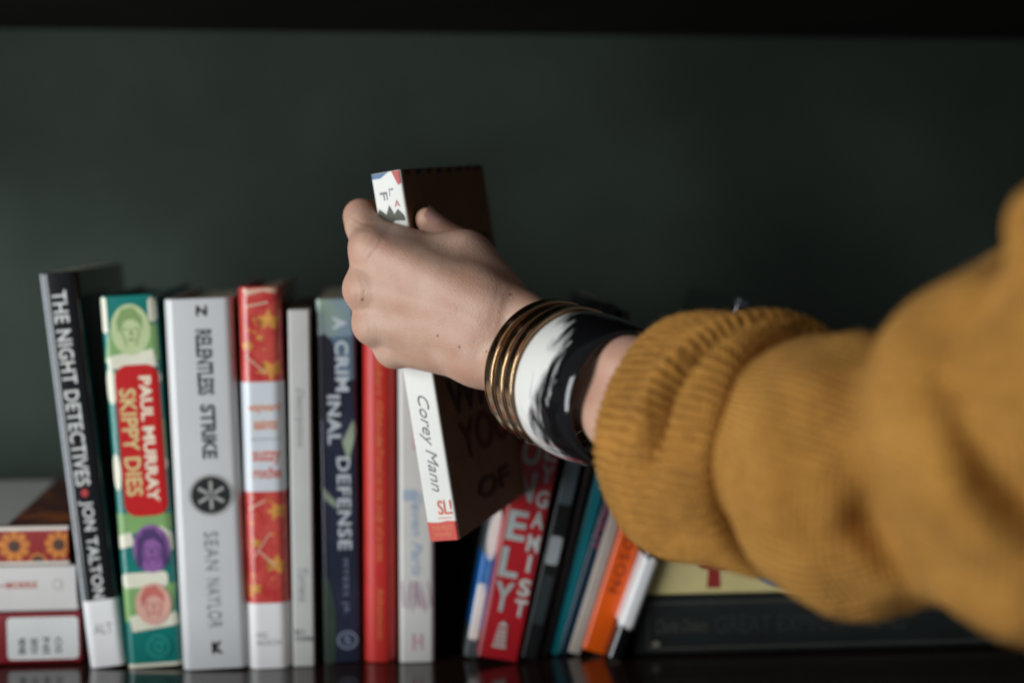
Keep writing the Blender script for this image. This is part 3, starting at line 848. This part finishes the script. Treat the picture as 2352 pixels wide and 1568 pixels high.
nse = []
def vnoise(V, scale, seed):
    """cheap smooth noise from summed sines"""
    r_ = np.random.default_rng(seed); out = np.zeros(len(V))
    for _ in range(9):
        d = r_.normal(size=3); d /= np.linalg.norm(d)
        out += np.sin(V @ d * scale * r_.uniform(.6, 1.6) + r_.uniform(0, 6.28))
    return out / 3.0

skin = bpy.data.materials.new('skin'); skin.use_nodes = True
nt = skin.node_tree; bs = nt.nodes['Principled BSDF']
tc = nt.nodes.new('ShaderNodeTexCoord')
n1 = nt.nodes.new('ShaderNodeTexNoise'); n1.inputs['Scale'].default_value = 55; n1.inputs['Detail'].default_value = 5
nt.links.new(tc.outputs['Object'], n1.inputs['Vector'])
rp = nt.nodes.new('ShaderNodeValToRGB'); rp.color_ramp.elements[0].position = .3; rp.color_ramp.elements[1].position = .72
rp.color_ramp.elements[0].color = (*lin('#cca995'), 1); rp.color_ramp.elements[1].color = (*lin('#bd917b'), 1)
nt.links.new(n1.outputs['Fac'], rp.inputs['Fac'])
at = nt.nodes.new('ShaderNodeAttribute'); at.attribute_name = 'flush'
mx = nt.nodes.new('ShaderNodeMix'); mx.data_type = 'RGBA'
nt.links.new(at.outputs['Fac'], mx.inputs[0]); nt.links.new(rp.outputs['Color'], mx.inputs[6]); mx.inputs[7].default_value = (*lin('#ad6650'), 1)
at2 = nt.nodes.new('ShaderNodeAttribute'); at2.attribute_name = 'mole'
mx2 = nt.nodes.new('ShaderNodeMix'); mx2.data_type = 'RGBA'
nt.links.new(at2.outputs['Fac'], mx2.inputs[0]); nt.links.new(mx.outputs[2], mx2.inputs[6]); mx2.inputs[7].default_value = (*lin('#4a2418'), 1)
nt.links.new(mx2.outputs[2], bs.inputs['Base Color'])
bs.inputs['Subsurface Weight'].default_value = 0.35; bs.inputs['Subsurface Radius'].default_value = (1.0, .35, .2); bs.inputs['Subsurface Scale'].default_value = 0.004
bs.inputs['Roughness'].default_value = 0.5; bs.inputs['Specular IOR Level'].default_value = 0.4
vo = nt.nodes.new('ShaderNodeTexVoronoi'); vo.inputs['Scale'].default_value = 900; nt.links.new(tc.outputs['Object'], vo.inputs['Vector'])
n2 = nt.nodes.new('ShaderNodeTexNoise'); n2.inputs['Scale'].default_value = 320; n2.inputs['Detail'].default_value = 4; nt.links.new(tc.outputs['Object'], n2.inputs['Vector'])
ad = nt.nodes.new('ShaderNodeMath'); ad.operation = 'ADD'; nt.links.new(vo.outputs['Distance'], ad.inputs[0]); nt.links.new(n2.outputs['Fac'], ad.inputs[1])
bp = nt.nodes.new('ShaderNodeBump'); bp.inputs['Strength'].default_value = .30; bp.inputs['Distance'].default_value = .0004
nt.links.new(ad.outputs[0], bp.inputs['Height']); nt.links.new(bp.outputs['Normal'], bs.inputs['Normal'])

# skin relief: knuckle folds and veins
Rc = np.array([[1, 0, 0], [0, _sp, _cp], [0, _cp, -_sp]])
Q = (V - np.array((0, 0, CAM_H))) @ Rc.T
hx = IW / 2 + FL * Q[:, 0] / Q[:, 2]; hy = IH / 2 - FL * Q[:, 1] / Q[:, 2]
E_ = np.concatenate([F[:, [0, 1]], F[:, [1, 2]], F[:, [2, 3]], F[:, [3, 0]]])
fn = np.cross(V[F[:, 2]] - V[F[:, 0]], V[F[:, 3]] - V[F[:, 1]])
vn = np.zeros_like(V)
for k_ in range(4):
    for c_ in range(3):
        vn[:, c_] += np.bincount(F[:, k_], fn[:, c_], len(V))
vn /= np.linalg.norm(vn, axis=1)[:, None] + 1e-12
facing = np.clip(-(Q @ np.array((0, 0, 1.0)) * 0 + (vn @ Rc.T)[:, 2]), 0, 1) * (Q[:, 2] < .815)
def relief(path, depth, sig):
    global V
    best = np.full(len(V), 1e9)
    for (ax_, ay_), (bx_, by_) in zip(path[:-1], path[1:]):
        L2 = (bx_ - ax_) ** 2 + (by_ - ay_) ** 2 + 1e-9
        t = np.clip(((hx - ax_) * (bx_ - ax_) + (hy - ay_) * (by_ - ay_)) / L2, 0, 1)
        best = np.minimum(best, np.hypot(hx - ax_ - t * (bx_ - ax_), hy - ay_ - t * (by_ - ay_)))
    V = V + vn * (depth * mm * np.exp(-(best / sig) ** 2) * facing)[:, None]
for pth, d_, sg_ in [
    ([(1105, 742), (1040, 712), (975, 700), (915, 682)], .22, 11), ([(1040, 712), (1000, 745), (930, 748)], .16, 9), ([(1070, 815), (1000, 786), (940, 782)], .18, 11),
    ([(835, 582), (850, 562), (862, 548)], -.28, 4), ([(848, 594), (864, 572), (876, 556)], -.34, 4), ([(822, 572), (836, 553), (846, 540)], -.22, 4),
    ([(812, 640), (822, 664), (820, 690)], -.16, 4), ([(826, 636), (838, 664), (834, 694)], -.2, 4), ([(842, 720), (850, 744), (850, 764)], -.18, 4), ([(898, 784), (908, 802), (908, 820)], -.16, 4),
    ([(812, 500), (830, 512), (850, 514)], -.4, 4), ([(806, 514), (826, 526), (848, 528)], -.35, 4),
    ([(1150, 655), (1135, 700), (1128, 745)], -.2, 8), ([(1172, 668), (1156, 715), (1150, 760)], -.18, 7)]:
    relief(pth, d_, sg_)
person = obj('person', V, F, skin, None, smooth=True)
tag(person, 'person in a mustard sweater reaching in with one hand to pull out a book', 'person')
fl_ = np.zeros(len(V))
for c_, r_, a_ in [(MCP[k][0], .011, .22) for k in 'imrp'] + [(P(1150, 670, .775), .02, .3), (ipT, .012, .5), (P(826, 494, .826), .012, .35), (P(880, 582, .785), .010, .30)]:
    fl_ = np.maximum(fl_, a_ * np.exp(-((V - np.array(c_)) ** 2).sum(1) / (r_ ** 2)))
fl_ = np.clip(fl_ + .10 * vnoise(V, 90, 3) + .05 * vnoise(V, 420, 4), 0, 1)
person.data.attributes.new('flush', 'FLOAT', 'POINT').data.foreach_set('value', fl_.astype(np.float32))
# moles: nearest surface vertex seen at these places
Q = (V - np.array((0, 0, CAM_H))) @ Rc.T
px = IW / 2 + FL * Q[:, 0] / Q[:, 2]; py = IH / 2 - FL * Q[:, 1] / Q[:, 2]
ml = np.zeros(len(V))
for mx_, my_, r_ in [(a_, b2, c2 * .75) for a_, b2, c2 in ((1173, 670, .0011), (828, 692, .0010), (999, 774, .0008), (1050, 800, .0009), (1110, 803, .0008))]:
    cand = np.argsort((px - mx_) ** 2 + (py - my_) ** 2)[:40]
    c_ = V[cand[np.argmin(Q[cand, 2])]]
    ml = np.maximum(ml, np.exp(-(((V - c_) ** 2).sum(1) / r_ ** 2)))
person.data.attributes.new('mole', 'FLOAT', 'POINT').data.foreach_set('value', ml.astype(np.float32))

# thumb nail
nail_c = tipT + HX * .0055 + HZ * .0030 + camdir(0, 0, -.002)
nd = (tipT - ipT).normalized(); nn = (HX * .45 + HZ * .6 - HY * .6); nn = (nn - nd * nn.dot(nd)).normalized(); ns = nd.cross(nn)
NV, NF = [], []
for i in range(9):
    for j in range(9):
        a = -1 + 2 * i / 8; c_ = -1 + 2 * j / 8
        wv = .0050 * math.sqrt(max(0, 1 - max(0, abs(a) - .5) ** 2 * 2.2))
        th = c_ * wv / .0068
        NV.append(tuple(tipT + nd * (a * .0050 + .0006) + nn * (.0073 * math.cos(th) + .0001) + ns * (.0073 * math.sin(th))))
for i in range(8):
    for j in range(8):
        NF.append((i * 9 + j, i * 9 + j + 1, i * 9 + j + 10, i * 9 + j + 10 - 1))
nail = obj('fingernail', NV, NF, M_('nail', '#d9a79a', .25, .05, 200, coat=.3), person, smooth=True)

# ================================================================== SWEATER
def wool(name, attr):
    m = bpy.data.materials.new(name); m.use_nodes = True
    nt = m.node_tree; b_ = nt.nodes['Principled BSDF']
    tc = nt.nodes.new('ShaderNodeTexCoord'); a_ = nt.nodes.new('ShaderNodeAttribute'); a_.attribute_name = attr
    n1 = nt.nodes.new('ShaderNodeTexNoise'); n1.inputs['Scale'].default_value = 260; n1.inputs['Detail'].default_value = 6; n1.inputs['Roughness'].default_value = .7
    nt.links.new(tc.outputs['Object'], n1.inputs['Vector'])
    n0 = nt.nodes.new('ShaderNodeTexNoise'); n0.inputs['Scale'].default_value = 22; n0.inputs['Detail'].default_value = 3
    nt.links.new(tc.outputs['Object'], n0.inputs['Vector'])
    av = nt.nodes.new('ShaderNodeMath'); av.operation = 'ADD'; nt.links.new(n1.outputs['Fac'], av.inputs[0]); nt.links.new(n0.outputs['Fac'], av.inputs[1])
    hf = nt.nodes.new('ShaderNodeMath'); hf.operation = 'MULTIPLY'; hf.inputs[1].default_value = .5; nt.links.new(av.outputs[0], hf.inputs[0])
    r_ = nt.nodes.new('ShaderNodeValToRGB'); r_.color_ramp.elements[0].position = .34; r_.color_ramp.elements[1].position = .66
    r_.color_ramp.elements[0].color = (*lin('#90612a'), 1); r_.color_ramp.elements[1].color = (*lin('#ca9146'), 1)
    nt.links.new(hf.outputs[0], r_.inputs['Fac']); nt.links.new(r_.outputs['Color'], b_.inputs['Base Color'])
    b_.inputs['Roughness'].default_value = .95; b_.inputs['Specular IOR Level'].default_value = .1
    b_.inputs['Sheen Weight'].default_value = .25; b_.inputs['Sheen Roughness'].default_value = .5; b_.inputs['Sheen Tint'].default_value = (*lin('#cfa468'), 1)
    # stitches: little V columns along the arm
    sep = nt.nodes.new('ShaderNodeSeparateXYZ'); nt.links.new(a_.outputs['Vector'], sep.inputs[0])
    def math_(op, x, y=None):
        k = nt.nodes.new('ShaderNodeMath'); k.operation = op
        for i, v in enumerate((x, y)):
            if v is None: continue
            if isinstance(v, (int, float)): k.inputs[i].default_value = v
            else: nt.links.new(v, k.inputs[i])
        return k.outputs[0]
    row = math_('MULTIPLY', sep.outputs[1], 2 * math.pi / .0042)
    colm = math_('MULTIPLY', sep.outputs[0], 2 * math.pi / .0030)
    cc = math_('COSINE', row)
    zz = math_('ABSOLUTE', math_('SINE', math_('MULTIPLY', row, .5)))
    st_ = math_('SINE', math_('ADD', colm, math_('MULTIPLY', zz, 1.8)))
    hgt = math_('ADD', math_('MULTIPLY', cc, .5), math_('MULTIPLY', st_, .35))
    hgt = math_('ADD', hgt, math_('MULTIPLY', n1.outputs['Fac'], 2.2))
    bp = nt.nodes.new('ShaderNodeBump'); bp.inputs['Strength'].default_value = .85; bp.inputs['Distance'].default_value = .0011
    nt.links.new(hgt, bp.inputs['Height']); nt.links.new(bp.outputs['Normal'], b_.inputs['Normal'])
    return m


wool_m = wool('mustard_wool', 'knit')
# sleeve: forearm balloon, elbow, upper arm
slv = Field(np.array(P(1850, 1050, .55)) - np.array((.16, .21, .17)), np.array(P(1850, 1050, .55)) + np.array((.27, .21, .20)), .0022)
def sc(a, b_, ra, rb, k): slv.cone(P(*a), P(*b_), ra * mm, rb * mm, k * mm)
slv.cone(cuffp(.088, 0, 0), cuffp(.106, -3, 0), .0485, .0525, .010)
slv.cone(cuffp(.106, -3, 0), P(1990, 1085, .577), .0525, .0540, .014)
sc((1900, 1165, .597), (1965, 1190, .575), 39, 37, 16)
sc((2265, 905, .510), (2330, 1190, .505), 40, 41, 14)
sc((2330, 900, .500), (2700, 900, .53), 46, 72, 16)
sc((2560, 880, .515), (2640, 1100, .52), 60, 66, 18)
sc((2435, 540, .455), (2520, 760, .455), 17, 40, 12)
sc((2180, 1230, .545), (2420, 1270, .50), 28, 34, 14)
sc((2080, 1080, .560), (2250, 1050, .52), 36, 36, 12)
# creases
for a, b_, r1, r2, k in [((2250, 1330, .46), (2200, 1180, .455), 6, 3, 16),
                         ((2230, 700, .452), (2290, 940, .43), 6, 4, 16), ((2330, 560, .43), (2420, 800, .40), 5, 5, 14)]:
    slv.cone(P(*a), P(*b_), r1 * mm, r2 * mm, k * mm, sub=True)
def seam_pt(deg, t, r): return Vector(C0) + CA * t + (CU * math.cos(math.radians(deg)) + CN * math.sin(math.radians(deg))) * r
for dg in range(-40, 250, 6):
    wd_ = .0050 + .005 * math.exp(-((dg - 155) / 28) ** 2)
    slv.cone(seam_pt(dg, .0750, .0535), seam_pt(dg + 6, .0750, .0535), wd_, wd_, .003, sub=True)
SV, SF = slv.mesh(); SV = relax(SV, SF, 4)
ctr = SV.mean(0)
tt = (SV - np.array(A0)) @ np.array(AX)
rel = SV - np.array(A0) - np.outer(tt, np.array(AX))
th = np.arctan2(rel @ np.array(EN), rel @ np.array(EW))
# soft folds
dirn = SV - (np.array(A0) + np.outer(tt, np.array(AX))); dirn /= np.linalg.norm(dirn, axis=1)[:, None] + 1e-9
SV = SV + dirn * (0.0016 * vnoise(SV, 55, 5) + 0.0009 * vnoise(SV, 140, 6))[:, None]
# wrinkles measured along the sleeve: soft valleys pressed into the side towards the room
Qs = (SV - np.array((0, 0, CAM_H))) @ Rc.T
sx = IW / 2 + FL * Qs[:, 0] / Qs[:, 2]; sy = IH / 2 - FL * Qs[:, 1] / Qs[:, 2]
front = np.clip((0.020 - (Qs[:, 2] - (.62 - .15 * np.clip((sx - 1650) / 800, 0, 1)))) / .03, 0, 1)
def crease(path, depth, sig, ridge=.35):
    global SV
    best = np.full(len(SV), 1e9); dep = np.zeros(len(SV)); side = np.zeros(len(SV))
    for (a_, d0), (b2, d1) in zip(zip(path[:-1], depth[:-1]), zip(path[1:], depth[1:])):
        ax_, ay_ = a_; bx_, by_ = b2; L2 = (bx_ - ax_) ** 2 + (by_ - ay_) ** 2
        t = np.clip(((sx - ax_) * (bx_ - ax_) + (sy - ay_) * (by_ - ay_)) / L2, 0, 1)
        dd = np.hypot(sx - ax_ - t * (bx_ - ax_), sy - ay_ - t * (by_ - ay_))
        m_ = dd < best; best = np.where(m_, dd, best); dep = np.where(m_, d0 + (d1 - d0) * t, dep)
    g = np.exp(-(best / sig) ** 2) - ridge * np.exp(-((best - 2.1 * sig) / (1.1 * sig)) ** 2)
    SV = SV + (np.array(camdir(.25, 0, 1)) * mm)[None] * (g * dep * front)[:, None]
crease([(1955, 840), (2003, 955), (2015, 1100), (2008, 1190), (2085, 1255), (2165, 1330), (2230, 1390)], [0, 2, 6, 10, 12, 12, 8], 56)
crease([(2120, 690), (2180, 855), (2234, 985), (2292, 1090), (2345, 1140), (2400, 1180)], [2, 4, 7, 10, 10, 8], 56)
crease([(1760, 830), (1800, 900), (1815, 1000)], [2, 4, 0], 40)
crease([(2215, 760), (2290, 700), (2352, 640)], [3, 6, 6], 40)
crease([(1830, 1180), (1900, 1290), (1960, 1370)], [0, 3, 3], 36)
sleeve = obj('sweater_sleeve', SV, SF, wool_m, person, smooth=True)
sleeve.data.attributes.new('knit', 'FLOAT_VECTOR', 'POINT').data.foreach_set('vector', np.stack([tt, th * .055, np.zeros(len(tt))], 1).astype(np.float32).ravel())

# ribbed cuff
NT, NTH = 190, 900
RIB = 74
prof = [(0.026, 36), (0.008, 38), (0.0, 42), (-0.004, 47.5), (-0.001, 53), (0.008, 56.5), (0.020, 57.5), (0.034, 56.5), (0.050, 56.2), (0.064, 56.4), (0.070, 55), (0.0725, 51), (0.0725, 42)]
pa = np.array(prof); sl_ = np.concatenate([[0], np.cumsum(np.hypot(np.diff(pa[:, 0]) * 1000, np.diff(pa[:, 1])))])
ss = np.linspace(0, sl_[-1], NT)
def catm(x, y, q):
    # smooth through points
    from_ = np.interp(q, x, y)
    k = np.ones(9) / 9
    return np.convolve(np.pad(from_, 4, mode='edge'), k, mode='valid')
tP = catm(sl_, pa[:, 0], ss); rP = catm(sl_, pa[:, 1], ss) * mm
thh = np.linspace(0, 2 * math.pi, NTH, endpoint=False)
T, TH = np.meshgrid(tP, thh, indexing='ij'); Rr = np.repeat(rP[:, None], NTH, 1); SS = np.repeat(ss[:, None], NTH, 1)
wob = .0010 * np.sin(3 * TH + .5) + .0008 * np.sin(5 * TH + T * 60)
thw = TH + .012 * np.sin(T * 120 + 4 * TH) + .010 * np.sin(9 * TH + 1.3) + .007 * np.sin(T * 310 + 17 * TH)
rib = .0014 * (1 + .28 * np.sin(13 * TH + T * 90) * np.sin(5 * TH + 2)) * (0.6 - 1.6 * (np.cos(RIB * thw / 2) ** 2) ** 3)
stitch = .00045 * np.sin(SS * 2 * math.pi / 2.9 + 1.2 * np.cos(RIB * thw * 2)) * (0.6 + .4 * np.cos(RIB * thw))
Rr = Rr + wob + rib + stitch
def win(a, lo_, hi_, s_):
    return 1 / (1 + np.exp(-(a - lo_) / s_)) * 1 / (1 + np.exp((a - hi_) / s_))
ths = (TH + math.pi) % (2 * math.pi) - math.pi
outer = np.clip((SS - 25) / 6, 0, 1)
crt = np.interp(np.degrees(ths), [-50, 0, 35, 65, 98], [.076, .066, .055, .046, .040])
amp = win(ths, math.radians(-45), math.radians(86), .13) * outer
Rr -= .030 * amp * np.exp(-((T - crt) / .0043) ** 2)
Rr += .0045 * amp * np.exp(-((T - crt + .010) / .007) ** 2) + .0030 * amp * np.exp(-((T - crt - .012) / .007) ** 2)
low = win(ths, math.radians(120), math.radians(200), .3)
Pp = C0[None, None] + T[..., None] * CA_ + Rr[..., None] * (np.cos(TH)[..., None] * CU_ + np.sin(TH)[..., None] * CN_)
CV = Pp.reshape(-1, 3)
I0 = np.arange(NT * NTH).reshape(NT, NTH)
CF = np.stack([I0[:-1], np.roll(I0, -1, 1)[:-1], np.roll(I0, -1, 1)[1:], I0[1:]], -1).reshape(-1, 4)
cuff = obj('cuff', CV, CF, wool_m, sleeve, smooth=True)
cuff.data.attributes.new('knit', 'FLOAT_VECTOR', 'POINT').data.foreach_set('vector', np.stack([SS * mm, TH * .055, np.zeros_like(SS)], -1).astype(np.float32).ravel())

# stray wool fibres standing off the knit
def fibres(name, Vs, Fs, count, parent, lmin, lmax, seed):
    r_ = np.random.default_rng(seed)
    n_ = np.cross(Vs[Fs[:, 2]] - Vs[Fs[:, 0]], Vs[Fs[:, 3]] - Vs[Fs[:, 1]])
    ar = np.linalg.norm(n_, axis=1); n_ = n_ / (ar[:, None] + 1e-15)
    fi = r_.choice(len(Fs), count, p=ar / ar.sum())
    u, v = r_.random((2, count, 1))
    root = (Vs[Fs[fi, 0]] * (1 - u) + Vs[Fs[fi, 1]] * u) * (1 - v) + (Vs[Fs[fi, 3]] * (1 - u) + Vs[Fs[fi, 2]] * u) * v
    nn_ = n_[fi]
    t1 = r_.normal(size=(count, 3)); t2 = r_.normal(size=(count, 3)); L = r_.uniform(lmin, lmax, (count, 1)) * mm
    d1 = nn_ * .6 + t1 * .35; d2 = nn_ * .15 + t1 * .35 + t2 * .4
    p0 = root - nn_ * .0002; p1 = root + d1 * L * .5; p2 = p1 + d2 * L * .5
    sd = np.cross(d1, r_.normal(size=(count, 3))); sd /= np.linalg.norm(sd, axis=1)[:, None] + 1e-9
    wd = .00006
    VV = np.stack([p0 - sd * wd, p0 + sd * wd, p1 - sd * wd, p1 + sd * wd, p2], 1).reshape(-1, 3)
    b5 = np.arange(count)[:, None] * 5
    me = bpy.data.meshes.new(name)
    q = (b5 + np.array([[0, 1, 3, 2]])); t3 = (b5 + np.array([[2, 3, 4]]))
    me.from_pydata(VV.tolist(), [], q.tolist() + t3.tolist()); me.update()
    me.materials.append(M_('wool_fibre', '#b08650', .9, .2, 300, spec=.1))
    o = bpy.data.objects.new(name, me); C.objects.link(o); o.parent = parent; o['kind'] = 'stuff'
    return o
fibres('wool_fuzz', CV, CF, 26000, sleeve, .8, 2.6, 11)
fibres('wool_fuzz', SV, SF, 26000, sleeve, .8, 2.8, 12)

# ================================================================== BANGLES

def ring(name, profile, m, n=160, t0=0.0, tilt=0.0, shift=(0, 0)):
    """closed profile of (t along the axis, radius) in mm, turned round the bangle axis"""
    a_ = (BA + BU * tilt).normalized(); u_ = (BU - a_ * BU.dot(a_)).normalized(); n_ = BN
    V, F = [], []; k = len(profile)
    c_ = BC + BA * t0 + BU * shift[0] + BN * shift[1]
    for i in range(n):
        th = 2 * math.pi * i / n; e_ = u_ * math.cos(th) + n_ * math.sin(th)
        for (t, r) in profile:
            V.append(c_ + a_ * t * mm + e_ * r * mm)
    for i in range(n):
        for j in range(k):
            F.append((i * k + j, i * k + (j + 1) % k, ((i + 1) % n) * k + (j + 1) % k, ((i + 1) % n) * k + j))
    o = obj(name, V, F, m, None, smooth=True)
    bm = bmesh.new(); bm.from_mesh(o.data); bmesh.ops.recalc_face_normals(bm, faces=bm.faces); bm.to_mesh(o.data); bm.free()
    return o


gold = mat('polished_gold', (0.60, 0.41, 0.24), 0.15, 0.14, 60, metal=1.0, bump=.05, bscale=260)
gp = [(0.2, 36.0), (0.0, 36.6), (0.0, 37.6), (0.15, 38.1), (0.45, 38.35), (0.95, 38.3), (1.3, 38.12), (3.0, 38.12), (5.6, 38.12), (6.7, 38.12), (7.05, 38.3), (7.55, 38.35), (7.9, 38.1), (8.05, 37.6), (8.05, 36.6), (7.8, 36.0), (4.0, 35.8)]
for k, lab in enumerate(('gold bangle nearest the hand, outermost of the three polished bands', 'gold bangle in the middle of the three polished bands on the wrist', 'gold bangle touching the black and white cuff, last of the three polished bands')):
    o = ring('gold_bangle', [(t + .0, r - .25 * k * 0) for t, r in gp], gold, t0=.0093 * k, tilt=(-.022, .006, -.004)[k], shift=((0, -.0011, -.0006)[k], (.0004, -.0003, 0)[k]))
    tag(o, lab, 'bangle', 'gold bangles on the wrist')

resin = bpy.data.materials.new('black_white_resin'); resin.use_nodes = True
nt = resin.node_tree; b_ = nt.nodes['Principled BSDF']
tc = nt.nodes.new('ShaderNodeTexCoord'); at = nt.nodes.new('ShaderNodeAttribute'); at.attribute_name = 'patch'
a2 = nt.nodes.new('ShaderNodeAttribute'); a2.attribute_name = 'ringuv'
mp = nt.nodes.new('ShaderNodeMapping'); mp.inputs['Scale'].default_value = (2.0, .55, 1); nt.links.new(a2.outputs['Vector'], mp.inputs['Vector'])
n1 = nt.nodes.new('ShaderNodeTexNoise'); n1.inputs['Scale'].default_value = 75; n1.inputs['Detail'].default_value = 7; n1.inputs['Roughness'].default_value = .62; n1.inputs['Distortion'].default_value = .8
nt.links.new(mp.outputs['Vector'], n1.inputs['Vector'])
ad = nt.nodes.new('ShaderNodeMath'); ad.operation = 'MULTIPLY_ADD'; nt.links.new(n1.outputs['Fac'], ad.inputs[0]); ad.inputs[1].default_value = 2.3; nt.links.new(at.outputs['Fac'], ad.inputs[2])
rp = nt.nodes.new('ShaderNodeValToRGB'); rp.color_ramp.elements[0].position = .92; rp.color_ramp.elements[1].position = 1.22
rp.color_ramp.elements[0].color = (.006, .006, .007, 1); rp.color_ramp.elements[1].color = (*lin('#eae7e1'), 1)
sh = nt.nodes.new('ShaderNodeMath'); sh.operation = 'MULTIPLY_ADD'; sh.inputs[1].default_value = .5; sh.inputs[2].default_value = .5; nt.links.new(ad.outputs[0], sh.inputs[0])
rp.color_ramp.elements[0].position = .44; rp.color_ramp.elements[1].position = .76
e2 = rp.color_ramp.elements.new(.58); e2.color = (*lin('#a9a8a6'), 1)
nt.links.new(sh.outputs[0], rp.inputs['Fac']); nt.links.new(rp.outputs['Color'], b_.inputs['Base Color'])
b_.inputs['Roughness'].default_value = .12; b_.inputs['Coat Weight'].default_value = .6; b_.inputs['Coat Roughness'].default_value = .05
LB = 54.0
outp = [(0.0, 34.8), (0.1, 36.5), (0.8, 37.6), (3, 38.0), (8, 38.2), (14, 38.2), (22, 37.8), (30, 37.2), (37, 36.2), (42, 35.1), (44.3, 34.3), (45, 33.3), (44.6, 32.5), (43, 32.1), (37, 32.7), (26, 33.6), (12, 34.2), (2, 34.3)]
# finer along the axis for the pattern
fine = []
for (a, b2) in zip(outp, outp[1:] + outp[:1]):
    n_ = max(1, int(abs(b2[0] - a[0]) / 2)); fine += [(a[0] + (b2[0] - a[0]) * i / n_, a[1] + (b2[1] - a[1]) * i / n_) for i in range(n_)]
o = ring('resin_bangle', fine, resin, n=260, t0=.0284, shift=(-.0016, 0))
tag(o, 'wide black and white marbled cuff bangle on the wrist next to the gold bands', 'bangle')
k = len(fine); RV = np.array([v.co[:] for v in o.data.vertices])
tf = np.tile(np.array([p[0] for p in fine]), 260); thf = np.repeat(np.arange(260) * 2 * math.pi / 260, k)
deg = np.degrees(thf)
edge = np.interp(deg, [0, 20, 40, 60, 80, 100, 120, 140, 160, 180, 200, 360], [-20, -4, 14, 29, 33, 30, 23, 22, 27, 24, -10, -20])
patch = np.clip((edge * .87 - tf) / 10, -1.8, 1.3) * .5 - 1.05
o.data.attributes.new('patch', 'FLOAT', 'POINT').data.foreach_set('value', patch.astype(np.float32))
o.data.attributes.new('ringuv', 'FLOAT_VECTOR', 'POINT').data.foreach_set('vector', np.stack([tf * mm, thf * .038, np.zeros_like(tf)], 1).astype(np.float32).ravel())
